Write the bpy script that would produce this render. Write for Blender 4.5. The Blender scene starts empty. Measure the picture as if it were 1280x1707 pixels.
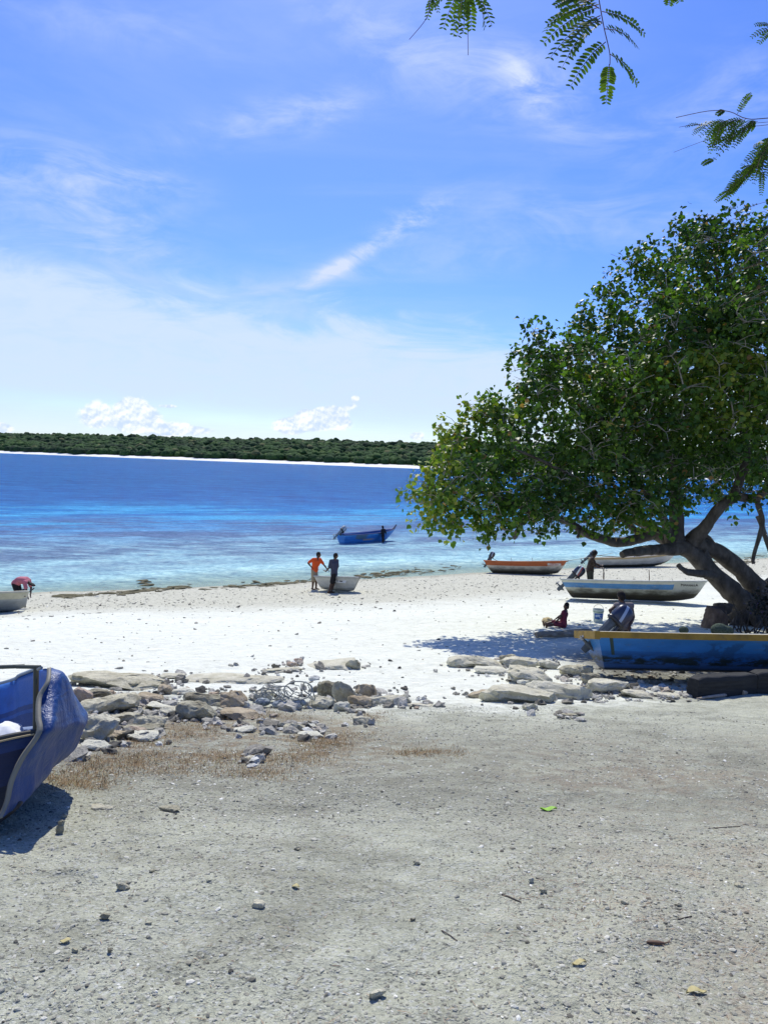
import bpy, bmesh, math, random
import numpy as np
from mathutils import Vector, Matrix, Euler, noise as mnoise
R = math.radians
scene = bpy.context.scene
col = scene.collection
rnd = random.Random(7)
rng = np.random.default_rng(11)

# ------------------------------------------------------------------ camera
CAM_H = 6.3
PITCH, ROLL, FPX = 3.86, 1.9, 1260.0
cam_d = bpy.data.cameras.new('camera'); cam = bpy.data.objects.new('camera', cam_d); col.objects.link(cam)
cam_d.sensor_fit = 'VERTICAL'; cam_d.sensor_height = 36.0; cam_d.lens = 36.0 * FPX / 1707.0
cam_d.clip_start = 0.05; cam_d.clip_end = 20000
Mcam = Matrix.Translation((0, 0, CAM_H)) @ Matrix.Rotation(R(90 - PITCH), 4, 'X') @ Matrix.Rotation(R(ROLL), 4, 'Z')
cam.matrix_world = Mcam
scene.camera = cam
M3 = np.array(Mcam.to_3x3())

def ray(px, py):
    d = M3 @ np.array([(px - 640.0) / FPX, -(py - 853.5) / FPX, -1.0])
    return d / np.linalg.norm(d)

def at(px, py, Y):
    """world point seen at a pixel, at ground distance Y"""
    d = ray(px, py); t = Y / d[1]
    return Vector((d[0] * t, d[1] * t, CAM_H + d[2] * t))

# ------------------------------------------------------------------ sun, sky, exposure
SUN_EL, SUN_AZ = 53.0, -6.0       # azimuth from +Y towards +X
sd = Vector((math.cos(R(SUN_EL)) * math.sin(R(SUN_AZ)), math.cos(R(SUN_EL)) * math.cos(R(SUN_AZ)), math.sin(R(SUN_EL))))
sun_d = bpy.data.lights.new('sun', 'SUN'); sun_d.energy = 4.8; sun_d.angle = R(0.5); sun_d.color = (1.0, 0.96, 0.86)
sun = bpy.data.objects.new('sun', sun_d); col.objects.link(sun)
sun.rotation_euler = sd.to_track_quat('Z', 'Y').to_euler()
scene.view_settings.view_transform = 'Standard'; scene.view_settings.look = 'None'
scene.view_settings.exposure = 0.0; scene.view_settings.gamma = 1.0
scene.cycles.max_bounces = 7; scene.cycles.transparent_max_bounces = 24
scene.cycles.use_fast_gi = False

class NT:
    """small helper for node trees"""
    def __init__(s, tree): s.t = tree; s.n = tree.nodes; s.l = tree.links
    def new(s, typ, **kw):
        nd = s.n.new(typ)
        for k, v in kw.items(): setattr(nd, k, v)
        return nd
    def put(s, sock, v):
        if v is None: return
        if hasattr(v, 'links') or isinstance(v, bpy.types.NodeSocket): s.l.new(v, sock)
        else: sock.default_value = v
    def m(s, op, a, b=None, c=None, clamp=False):
        nd = s.new('ShaderNodeMath', operation=op, use_clamp=clamp)
        s.put(nd.inputs[0], a); s.put(nd.inputs[1], b); s.put(nd.inputs[2], c)
        return nd.outputs[0]
    def vm(s, op, a, b=None):
        nd = s.new('ShaderNodeVectorMath', operation=op); s.put(nd.inputs[0], a); s.put(nd.inputs[1], b)
        return nd.outputs[0]
    def ss(s, x, lo, hi, a=0.0, b=1.0):
        nd = s.new('ShaderNodeMapRange', interpolation_type='SMOOTHSTEP')
        for i, v in enumerate((x, lo, hi, a, b)): s.put(nd.inputs[i], v)
        return nd.outputs[0]
    def noise(s, vec, scale, detail=4, rough=0.5, dist=0.0, lac=2.0):
        nd = s.new('ShaderNodeTexNoise'); s.put(nd.inputs['Vector'], vec)
        nd.inputs['Scale'].default_value = scale; nd.inputs['Detail'].default_value = detail
        nd.inputs['Roughness'].default_value = rough; nd.inputs['Distortion'].default_value = dist
        return nd.outputs[0]
    def voro(s, vec, scale, feature='F1', out=0):
        nd = s.new('ShaderNodeTexVoronoi', feature=feature); s.put(nd.inputs['Vector'], vec); nd.inputs['Scale'].default_value = scale
        return nd.outputs[out]
    def mix(s, f, a, b, mode='MIX'):
        nd = s.new('ShaderNodeMix', data_type='RGBA', blend_type=mode)
        s.put(nd.inputs[0], f)
        s.put(nd.inputs[6], a if not isinstance(a, tuple) else (*a[:3], 1)); s.put(nd.inputs[7], b if not isinstance(b, tuple) else (*b[:3], 1))
        return nd.outputs[2]
    def ramp(s, f, stops, interp='LINEAR'):
        nd = s.new('ShaderNodeValToRGB'); cr = nd.color_ramp; cr.interpolation = interp
        while len(cr.elements) < len(stops): cr.elements.new(0.5)
        for e, (p, c) in zip(cr.elements, stops): e.position = p; e.color = (*c[:3], 1)
        s.put(nd.inputs[0], f)
        return nd.outputs[0]
    def sep(s, v):
        nd = s.new('ShaderNodeSeparateXYZ'); s.put(nd.inputs[0], v); return nd.outputs
    def comb(s, x, y, z):
        nd = s.new('ShaderNodeCombineXYZ'); s.put(nd.inputs[0], x); s.put(nd.inputs[1], y); s.put(nd.inputs[2], z); return nd.outputs[0]
    def bump(s, h, strength, dist, normal=None):
        nd = s.new('ShaderNodeBump'); nd.inputs['Strength'].default_value = strength; nd.inputs['Distance'].default_value = dist
        s.put(nd.inputs['Height'], h)
        if normal is not None: s.put(nd.inputs['Normal'], normal)
        return nd.outputs[0]
    def scale(s, v, sc):
        nd = s.new('ShaderNodeVectorMath', operation='MULTIPLY'); s.put(nd.inputs[0], v); nd.inputs[1].default_value = sc
        return nd.outputs[0]

def azel(px, py):
    d = ray(px, py); return math.atan2(d[0], d[1]), math.asin(d[2])

world = bpy.data.worlds.new('World'); scene.world = world; world.use_nodes = True
world.cycles.sampling_method = 'MANUAL'; world.cycles.sample_map_resolution = 512
W = NT(world.node_tree); W.n.clear()
sky = W.new('ShaderNodeTexSky', sky_type='NISHITA'); sky.sun_disc = False
sky.sun_elevation = R(SUN_EL); sky.sun_rotation = R(SUN_AZ); sky.altitude = 0; sky.air_density = 1.0; sky.dust_density = 0.6; sky.ozone_density = 3.0
dirv = W.new('ShaderNodeTexCoord').outputs['Generated']
dx, dy, dz = W.sep(dirv)
AZ = W.m('ARCTAN2', dx, dy); EL = W.m('ARCSINE', dz)
# high cirrus lies on a plane overhead: streaks foreshorten towards the horizon
zc = W.m('MAXIMUM', dz, 0.03)
plane = W.comb(W.m('DIVIDE', dx, zc), W.m('DIVIDE', dy, zc), 0.0)
ang = W.comb(AZ, EL, 0.0)
warp = W.noise(W.scale(ang, (1.0, 2.2, 1)), 3.0, 3, 0.5, 0.4)
wv = W.noise(W.scale(ang, (2.6, 8.0, 1)), 2.2, 8, 0.62, 1.1)
wf = W.noise(W.scale(ang, (5.0, 14.0, 1)), 3.0, 6, 0.6, 0.8)
def blob(px, py, rx, ry, rot=0.0, amp=1.0):
    a0, e0 = azel(px, py); k = 1 / FPX; rx *= k; ry *= k
    da = W.m('SUBTRACT', AZ, a0); de = W.m('SUBTRACT', EL, e0)
    c, s_ = math.cos(R(rot)), math.sin(R(rot))
    u = W.m('ADD', W.m('MULTIPLY', da, c / rx), W.m('MULTIPLY', de, s_ / rx))
    v = W.m('ADD', W.m('MULTIPLY', da, -s_ / ry), W.m('MULTIPLY', de, c / ry))
    r2 = W.m('ADD', W.m('MULTIPLY', u, u), W.m('MULTIPLY', v, v))
    return W.m('MULTIPLY', W.m('EXPONENT', W.m('MULTIPLY', r2, -1.0)), amp)
def total(lst):
    o = lst[0]
    for x in lst[1:]: o = W.m('ADD', o, x)
    return o
wisps = total([blob(450, 200, 130, 26, 14, .85), blob(560, 175, 50, 22, 25, .3), blob(130, 300, 160, 45, -6, .75), blob(230, 300, 70, 14, 0, .4), blob(190, 400, 130, 50, -25, .45),
               blob(605, 420, 105, 12, 31, 1.9), blob(690, 362, 46, 22, 22, 1.3), blob(545, 462, 70, 22, 10, .45), blob(420, 490, 200, 34, -12, .5), blob(880, 140, 60, 24, -40, .9),
               blob(800, 120, 190, 60, -15, .40), blob(960, 360, 220, 46, -6, .42), blob(760, 430, 130, 34, 4, .36), blob(980, 190, 110, 60, -30, .3),
               blob(120, 20, 300, 40, 0, .30), blob(620, 40, 260, 50, -20, .34), blob(1230, 170, 120, 60, 20, .5), blob(20, 380, 120, 60, -30, .35)])
wisp = W.m('MULTIPLY', wisps, W.ss(W.m('ADD', W.m('MULTIPLY', wv, .72), W.m('MULTIPLY', wf, .28)), .34, .72), clamp=True)
# broad veil of cirrostratus above the sea
a0, e0 = azel(0, 430); a1, e1 = azel(860, 590)
edge = W.m('ADD', W.m('MULTIPLY', W.m('SUBTRACT', AZ, a0), (e1 - e0) / (a1 - a0)), e0)
over = W.m('SUBTRACT', W.m('ADD', EL, W.m('MULTIPLY', W.m('SUBTRACT', wv, .5), .17)), edge)
veil = W.ss(over, .035, -.030)
veil = W.m('MULTIPLY', veil, W.ss(wf, .2, .6, .80, 1.0))
veil = W.m('MULTIPLY', veil, W.ss(EL, .015, .085, .42, 1.0))
band = blob(300, 690, 420, 14, -3, .35); 
veil = W.m('SUBTRACT', veil, band, clamp=True)
hz = W.m('MULTIPLY', W.ss(W.noise(W.scale(plane, (.5, .9, 1)), 1.0, 7, .6, .8), .45, .8), .20)
# cumulus heads on the horizon
pf = W.noise(ang, 38.0, 5, .55, .05)
pf2 = W.noise(W.vm('ADD', ang, (.0012, -.0035, 0)), 38.0, 5, .55, .05)
vc = W.voro(W.vm('ADD', ang, W.scale(W.comb(pf, pf2, 0), (.01, .01, 0))), 85.0)
cmass = total([blob(222, 688, 20, 24, 0, 1.0), blob(160, 690, 20, 18, 0, .85), blob(195, 698, 46, 22, 0, .8), blob(250, 690, 24, 22, 0, .55), blob(310, 716, 42, 10, 0, 1.1), blob(262, 718, 26, 9, 0, .9), blob(282, 677, 14, 3.5, 0, .8),
               blob(515, 693, 24, 11, 0, 1.1), blob(548, 690, 20, 15, 0, .95), blob(500, 708, 42, 12, 0, 1.1), blob(480, 716, 26, 9, 0, .9), blob(570, 700, 26, 20, 0, .75), blob(593, 664, 7, 5, 0, 1.0), blob(585, 676, 12, 8, 0, .5),
               blob(694, 727, 14, 8, 0, 1.1), blob(4, 715, 16, 10, 0, 1.0), blob(900, 735, 16, 12, 0, 1.1), blob(1240, 745, 60, 18, 0, 1.0), blob(-120, 715, 80, 20, 0, 1.0)])
cum = W.ss(W.m('ADD', cmass, W.m('MULTIPLY', W.m('SUBTRACT', W.m('SUBTRACT', pf, W.m('MULTIPLY', vc, .18)), .42), 1.3)), .34, .62)
cum = W.m('MULTIPLY', cum, W.ss(cmass, .15, .55))
lit = W.ss(W.m('SUBTRACT', pf, pf2), -.10, .10, .0, 1.0)
skyc = W.mix(1.0, sky.outputs[0], (0.97, 1.11, 1.38), 'MULTIPLY')
hs = W.new('ShaderNodeHueSaturation'); hs.inputs['Saturation'].default_value = 1.22; hs.inputs['Hue'].default_value = 0.512; W.put(hs.inputs['Color'], skyc)
skyc = hs.outputs[0]
CL = 7.2
c1 = W.mix(W.m('ADD', wisp, hz, clamp=True), skyc, (CL * .78, CL * .90, CL * 1.16))
c1 = W.mix(W.m('MULTIPLY', veil, .92), c1, (CL * .78, CL * .94, CL * 1.18))
c1 = W.mix(W.m('MULTIPLY', cum, .92), c1, W.mix(lit, (CL * .74, CL * .90, CL * 1.18), (CL * 1.22, CL * 1.26, CL * 1.30)))
bg = W.new('ShaderNodeBackground'); W.put(bg.inputs['Color'], c1); bg.inputs['Strength'].default_value = 0.12
wo = W.new('ShaderNodeOutputWorld'); W.l.new(bg.outputs[0], wo.inputs[0])

# ------------------------------------------------------------------ numpy noise and terrain
_perm = rng.random((256, 256))
def vnoise(x, y):
    xi = np.floor(x).astype(int); yi = np.floor(y).astype(int); fx = x - xi; fy = y - yi
    fx = fx * fx * (3 - 2 * fx); fy = fy * fy * (3 - 2 * fy)
    g = lambda a, b: _perm[a & 255, b & 255]
    return (g(xi, yi) * (1 - fx) + g(xi + 1, yi) * fx) * (1 - fy) + (g(xi, yi + 1) * (1 - fx) + g(xi + 1, yi + 1) * fx) * fy
def fbm(x, y, o=4, g=.5):
    s = 0; a = 1; t = 0
    for i in range(o):
        s = s + a * vnoise(x * 2 ** i + 17.3 * i, y * 2 ** i + 5.1 * i); t += a; a *= g
    return s / t - .5
def sstep(x, a, b):
    t = np.clip((x - a) / (b - a), 0, 1); return t * t * (3 - 2 * t)
PD = np.array([-4000, -30, -5, 0, 2.1, 3, 4, 6, 8, 9.5, 11, 13, 16, 20, 24, 30, 35, 40.5, 46, 60, 110, 300, 5000.])
PZ = np.array([-1.3, -1.3, -1.3, -1.38, -1.6, -1.74, -1.96, -2.40, -2.84, -3.13, -3.45, -3.76, -4.12, -4.52, -4.92, -5.52, -5.95, -6.3, -6.62, -7.6, -12, -18, -18.])
_fx = np.concatenate([np.linspace(-4000, -40, 20), np.linspace(-39, 120, 1600), np.linspace(121, 5000, 60)])
_fz = np.interp(_fx, PD, PZ)
k_ = np.hanning(15); k_ /= k_.sum(); _s = _fz.copy(); _s[27:1612] = np.convolve(_fz, k_, 'same')[27:1612]; _fz = _s
def yeff(X, Y):
    return Y - 0.55 * np.clip(X, -90, 60) * sstep(Y, 8, 38)
def terrain(X, Y, fine=True):
    X = np.asarray(X, float); Y = np.asarray(Y, float)
    z = CAM_H + np.interp(yeff(X, Y), _fx, _fz)
    if fine:
        near = 1 - sstep(Y, 9, 16); shore = sstep(Y, 25, 40)
        z = z + fbm(X * .35, Y * .35, 3) * .16 * (1 - .6 * near) * (1 - .75 * shore) + fbm(X * 1.7 + 9, Y * 1.7, 3) * (.035 + .03 * near) * (1 - .6 * shore)
        z = z + fbm(X * 9, Y * 9, 4, .6) * (.012 + .012 * near)
    return z
def ground(px, py):
    d = ray(px, py); t = np.geomspace(.8, 400, 6000)
    P = d[None] * t[:, None]; h = P[:, 2] + CAM_H - terrain(P[:, 0], P[:, 1])
    i = int(np.argmax(h < 0)); i = max(i, 1)
    f = h[i - 1] / (h[i - 1] - h[i]); tt = t[i - 1] + (t[i] - t[i - 1]) * f
    return Vector((d[0] * tt, d[1] * tt, CAM_H + d[2] * tt))
def gz(x, y): return float(terrain(np.array([x]), np.array([y]))[0])
def onwater(px, py):
    d = ray(px, py); t = -CAM_H / d[2]; return Vector((d[0] * t, d[1] * t, 0))
def mpp(p): return p[1] / FPX      # metres per photo pixel at a point

# ------------------------------------------------------------------ object helpers
def tag(o, label=None, cat=None, group=None, kind=None):
    if label: o['label'] = label
    if cat: o['category'] = cat
    if group: o['group'] = group
    if kind: o['kind'] = kind
    return o
def empty(name, loc, rz=0.0, label=None, cat=None, group=None):
    o = bpy.data.objects.new(name, None); col.objects.link(o); o.location = loc; o.rotation_euler = (0, 0, rz); o.empty_display_size = .2
    return tag(o, label, cat, group)
def mesh_np(name, V, F, mats, parent=None, smooth=True, attrs=None, uv=None, matidx=None):
    """V (n,3) array; F: list of faces or (m,k) array"""
    me = bpy.data.meshes.new(name); V = np.asarray(V, np.float32)
    if isinstance(F, np.ndarray):
        m, k = F.shape; me.vertices.add(len(V)); me.vertices.foreach_set('co', V.ravel())
        me.loops.add(m * k); me.loops.foreach_set('vertex_index', F.astype(np.int32).ravel())
        me.polygons.add(m); me.polygons.foreach_set('loop_start', np.arange(0, m * k, k, dtype=np.int32)); me.polygons.foreach_set('loop_total', np.full(m, k, np.int32))
        me.update(calc_edges=True)
    else:
        me.from_pydata([tuple(map(float, v)) for v in V], [], F)
    if matidx is not None: me.polygons.foreach_set('material_index', np.asarray(matidx, np.int32))
    me.polygons.foreach_set('use_smooth', np.full(len(me.polygons), smooth, bool))
    for k2, a in (attrs or {}).items():
        at_ = me.attributes.new(k2, 'FLOAT', 'POINT'); at_.data.foreach_set('value', np.asarray(a, np.float32))
    if uv is not None:
        li = np.empty(len(me.loops), np.int32); me.loops.foreach_get('vertex_index', li)
        ul = me.uv_layers.new(name='UVMap'); ul.data.foreach_set('uv', np.asarray(uv, np.float32)[li].ravel())
    me.validate(); me.update()
    for mt in (mats if isinstance(mats, (list, tuple)) else [mats]): me.materials.append(mt)
    o = bpy.data.objects.new(name, me); col.objects.link(o)
    if parent is not None: o.parent = parent
    return o

class MB:
    """collects simple shapes and links them as ONE mesh object"""
    def __init__(s): s.V = []; s.F = []
    def add(s, V, F):
        b = len(s.V); s.V += [tuple(v) for v in V]; s.F += [tuple(i + b for i in f) for f in F]; return s
    def tube(s, pts, rad, n=8, cap=True, squash=1.0):
        pts = [Vector(p) for p in pts]
        if not isinstance(rad, (list, tuple)): rad = [rad] * len(pts)
        V = []; F = []; T0 = (pts[1] - pts[0]).normalized()
        up = Vector((0, 0, 1)) if abs(T0.z) < .9 else Vector((1, 0, 0)); A = T0.cross(up).normalized()
        for i, p in enumerate(pts):
            T = (pts[min(i + 1, len(pts) - 1)] - pts[max(i - 1, 0)]).normalized()
            A = (A - T * A.dot(T)).normalized(); B = T.cross(A)
            for k in range(n):
                a = 2 * math.pi * k / n; V.append(p + A * (math.cos(a) * rad[i]) + B * (math.sin(a) * rad[i] * squash))
        for i in range(len(pts) - 1):
            for k in range(n):
                F.append((i * n + k, i * n + (k + 1) % n, (i + 1) * n + (k + 1) % n, (i + 1) * n + k))
        if cap: F.append(tuple(range(n - 1, -1, -1))); F.append(tuple((len(pts) - 1) * n + k for k in range(n)))
        return s.add(V, F)
    def box(s, c, size, rot=None, taper=(1, 1), bev=0.0):
        hx, hy, hz_ = size[0] / 2, size[1] / 2, size[2] / 2; rot = rot or Matrix.Identity(3); V = []
        b = min(bev, hx * .9, hy * .9)
        ring = [(hx, hy - b), (hx - b, hy), (-hx + b, hy), (-hx, hy - b), (-hx, -hy + b), (-hx + b, -hy), (hx - b, -hy), (hx, -hy + b)] if b > 0 else [(hx, hy), (-hx, hy), (-hx, -hy), (hx, -hy)]
        n = len(ring)
        for z, t in ((-hz_, (1, 1)), (hz_, taper)):
            for (x, y) in ring: V.append(Vector(c) + rot @ Vector((x * t[0], y * t[1], z)))
        F = [tuple(range(n - 1, -1, -1)), tuple(range(n, 2 * n))] + [(i, (i + 1) % n, n + (i + 1) % n, n + i) for i in range(n)]
        return s.add(V, F)
    def ell(s, c, r, rot=None, nu=16, nv=10, p=2.0):
        rot = rot or Matrix.Identity(3); V = []; F = []
        sg = lambda v: math.copysign(abs(v) ** (2 / p), v)
        for j in range(nv + 1):
            th = math.pi * (j + .0001 * (j == 0) - .0001 * (j == nv)) / nv - math.pi / 2
            for i in range(nu):
                ph = 2 * math.pi * i / nu
                V.append(Vector(c) + rot @ Vector((r[0] * sg(math.cos(th)) * sg(math.cos(ph)), r[1] * sg(math.cos(th)) * sg(math.sin(ph)), r[2] * sg(math.sin(th)))))
        for j in range(nv):
            for i in range(nu): F.append((j * nu + i, j * nu + (i + 1) % nu, (j + 1) * nu + (i + 1) % nu, (j + 1) * nu + i))
        F.append(tuple(range(nu - 1, -1, -1))); F.append(tuple(nv * nu + i for i in range(nu)))
        return s.add(V, F)
    def lathe(s, prof, n=20, c=(0, 0, 0), rot=None):
        rot = rot or Matrix.Identity(3); V = []; F = []
        for (r, z) in prof:
            for k in range(n):
                a = 2 * math.pi * k / n; V.append(Vector(c) + rot @ Vector((r * math.cos(a), r * math.sin(a), z)))
        for i in range(len(prof) - 1):
            for k in range(n): F.append((i * n + k, i * n + (k + 1) % n, (i + 1) * n + (k + 1) % n, (i + 1) * n + k))
        return s.add(V, F)
    def build(s, name, m, parent=None, smooth=False, bevel=0.0, **kw):
        o = mesh_np(name, s.V, s.F, m, parent, smooth)
        if bevel > 0:
            b = o.modifiers.new('bevel', 'BEVEL'); b.width = bevel; b.segments = 2; b.limit_method = 'ANGLE'; b.angle_limit = R(40)
        if smooth:
            try: o.data.set_sharp_from_angle(angle=R(42))
            except Exception: pass
        return tag(o, **kw) if kw else o

# ------------------------------------------------------------------ material helpers
def newmat(name):
    m = bpy.data.materials.new(name); m.use_nodes = True; t = NT(m.node_tree); t.n.clear()
    out = t.new('ShaderNodeOutputMaterial'); p = t.new('ShaderNodeBsdfPrincipled'); t.l.new(p.outputs[0], out.inputs[0])
    return m, t, p, out
def nmat(name, stops, scale=8.0, detail=5, rough=.8, bump=0.0, bscale=None, bdist=.01, stretch=(1, 1, 1), metal=0.0, spec=.3, coat=0.0, dirt=None, rand=0.0):
    """noise-varied material; stops = [(pos, colour)]; dirt=(colour, scale, lo, hi)"""
    m, t, p, out = newmat(name); oc = t.new('ShaderNodeTexCoord').outputs['Object']; v = t.scale(oc, stretch)
    if rand:
        oi = t.new('ShaderNodeObjectInfo').outputs['Random']; v = t.vm('ADD', v, t.comb(t.m('MULTIPLY', oi, 37.0), 0.0, 0.0))
    f = t.noise(v, scale, detail, .6); c = t.ramp(f, stops) if len(stops) > 1 else None
    if c is None: p.inputs['Base Color'].default_value = (*stops[0][1], 1)
    else:
        if dirt: c = t.mix(t.ss(t.noise(v, dirt[1], 6, .65), dirt[2], dirt[3]), c, dirt[0])
        if rand: c = t.mix(1.0, c, t.ramp(oi, [(0, (1 - rand,) * 3), (.5, (1, 1, 1)), (1, (1 - rand * .4, 1 - rand * .6, 1 - rand))]), 'MULTIPLY')
        t.put(p.inputs['Base Color'], c)
    p.inputs['Roughness'].default_value = rough; p.inputs['Metallic'].default_value = metal
    p.inputs['Specular IOR Level'].default_value = spec; p.inputs['Coat Weight'].default_value = coat
    if bump: t.put(p.inputs['Normal'], t.bump(t.noise(v, bscale or scale * 4, 7, .65), bump, bdist))
    return m

# ------------------------------------------------------------------ ground sheet
def ground_material():
    m, t, p, out = newmat('beach_ground'); P = t.new('ShaderNodeNewGeometry').outputs['Position']
    X, Y, Z = t.sep(P)
    Ye = t.m('SUBTRACT', Y, t.m('MULTIPLY', t.m('MULTIPLY', X, .55), t.ss(Y, 8, 38)))
    n1 = t.noise(P, .8, 5, .6); n2 = t.noise(P, 5.0, 6, .65); n3 = t.noise(P, 45.0, 5, .7); n4 = t.noise(P, 180.0, 3, .7)
    vo = t.voro(P, 90.0, 'F1', 1); vs = t.sep(vo)[0]; vo2 = t.sep(t.voro(P, 28.0, 'F1', 1))[0]
    earth = t.ramp(t.m('ADD', t.m('MULTIPLY', n2, .45), t.m('MULTIPLY', n3, .55)), [(.30, (.255, .255, .188)), (.48, (.415, .422, .325)), (.62, (.505, .512, .40)), (.8, (.59, .60, .48))])
    earth = t.mix(t.ss(vs, .80, .92, 0, .55), earth, (.56, .57, .53)); earth = t.mix(t.ss(vs, .10, .02, 0, .6), earth, (.10, .10, .095))
    earth = t.mix(1.0, earth, t.ramp(t.m('ADD', t.m('MULTIPLY', n1, .5), t.m('MULTIPLY', t.noise(P, 2.2, 4, .6), .5)), [(.36, (.72, .71, .70)), (.50, (1, 1, 1)), (.62, (1.10, 1.10, 1.08))]), 'MULTIPLY')
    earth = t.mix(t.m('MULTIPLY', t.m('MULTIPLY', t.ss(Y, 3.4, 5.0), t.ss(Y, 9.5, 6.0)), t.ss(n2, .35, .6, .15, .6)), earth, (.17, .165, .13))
    # brown plant litter on the right and on the rim
    lit = t.m('MULTIPLY', t.ss(t.m('ADD', X, t.m('MULTIPLY', Y, -.10)), -.25, 1.3), t.ss(t.m('ADD', t.m('MULTIPLY', n1, .5), t.m('MULTIPLY', n2, .5)), .42, .64))
    lit = t.m('MULTIPLY', lit, t.ss(Y, 9, 5.5))
    earth = t.mix(t.m('MULTIPLY', t.m('MULTIPLY', lit, t.ss(n3, .35, .6)), .7), earth, (.27, .20, .14))
    rim = t.m('MULTIPLY', t.m('MULTIPLY', t.ss(Y, 4.6, 6.2), t.ss(Y, 9.3, 8.0)), t.ss(X, .9, -.6))
    earth = t.mix(t.m('MULTIPLY', t.m('MULTIPLY', rim, t.ss(n2, .38, .62)), .7), earth, (.25, .19, .12))
    sand = t.ramp(t.m('ADD', t.m('MULTIPLY', n2, .5), t.m('MULTIPLY', n3, .5)), [(.3, (.56, .56, .46)), (.5, (.75, .765, .66)), (.7, (.84, .85, .75))])
    shore = t.ramp(t.m('ADD', t.m('MULTIPLY', t.noise(P, 7.0, 6, .75), .6), t.m('MULTIPLY', n3, .4)), [(.34, (.20, .19, .135)), (.46, (.50, .49, .385)), (.6, (.64, .63, .52)), (.75, (.75, .75, .62))])
    wet = t.ramp(n2, [(.3, (.30, .29, .22)), (.7, (.52, .50, .40))])
    e1 = t.m('ADD', Ye, t.m('MULTIPLY', t.m('SUBTRACT', n1, .5), 5.0))
    e0 = t.m('SUBTRACT', e1, t.m('MULTIPLY', t.m('MINIMUM', t.m('MAXIMUM', t.m('SUBTRACT', X, 1.6), 0.0), 5.0), .75))
    cc = t.mix(t.ss(t.m('ADD', e0, t.m('MULTIPLY', t.m('SUBTRACT', n2, .5), 3.0)), 8.4, 11.2), earth, sand)
    cc = t.mix(t.ss(e1, 24, 31), cc, shore)
    dk = t.m('MULTIPLY', t.m('MULTIPLY', t.ss(X, 3.3, 4.6), t.ss(Y, 12.6, 13.6)), t.ss(Y, 18.0, 15.6)); cc = t.mix(t.m('MULTIPLY', dk, t.ss(n2, .30, .52, .45, .95)), cc, (.13, .125, .10))      # dark soil debris, with the shade below the blue boat painted in
    cc = t.mix(t.ss(t.m('ADD', Z, t.m('MULTIPLY', t.m('SUBTRACT', n2, .5), .10)), .10, .02), cc, wet)
    cc = t.mix(t.ss(Z, -.1, -.5), cc, (.62, .66, .55))
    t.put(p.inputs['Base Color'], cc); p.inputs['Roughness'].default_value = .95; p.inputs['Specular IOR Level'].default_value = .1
    h = t.m('ADD', t.m('MULTIPLY', n3, .6), t.m('MULTIPLY', n4, .25)); h = t.m('ADD', h, t.m('MULTIPLY', t.ss(t.voro(P, 60.0), .5, .1), .25))
    b = t.bump(h, .9, .02); b = t.bump(t.noise(P, 9.0, 5, .6), .5, .05, b); b = t.bump(t.noise(P, 2.6, 4, .55, .6), .6, .12, b)
    t.put(p.inputs['Normal'], b)
    return m
thA = np.concatenate([np.linspace(-180, -44, 50), np.linspace(-43.6, 43.6, 560), np.linspace(44, 180, 50)[:-1]]) * math.pi / 180
rr = np.concatenate([[.02, .3, .7], np.geomspace(1.0, 75, 780), np.geomspace(80, 9000, 40)])
TH, RR = np.meshgrid(thA, rr); gx = RR * np.sin(TH); gy = RR * np.cos(TH)
gzv = terrain(gx, gy); nr, nc = TH.shape
ii, jj = np.meshgrid(np.arange(nr - 1), np.arange(nc), indexing='ij'); j2 = (jj + 1) % nc
Fg = np.stack([ii * nc + jj, ii * nc + j2, (ii + 1) * nc + j2, (ii + 1) * nc + jj], -1).reshape(-1, 4)[:, ::-1]
tag(mesh_np('ground', np.stack([gx, gy, gzv], -1).reshape(-1, 3), Fg, ground_material()), kind='structure')

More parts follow.
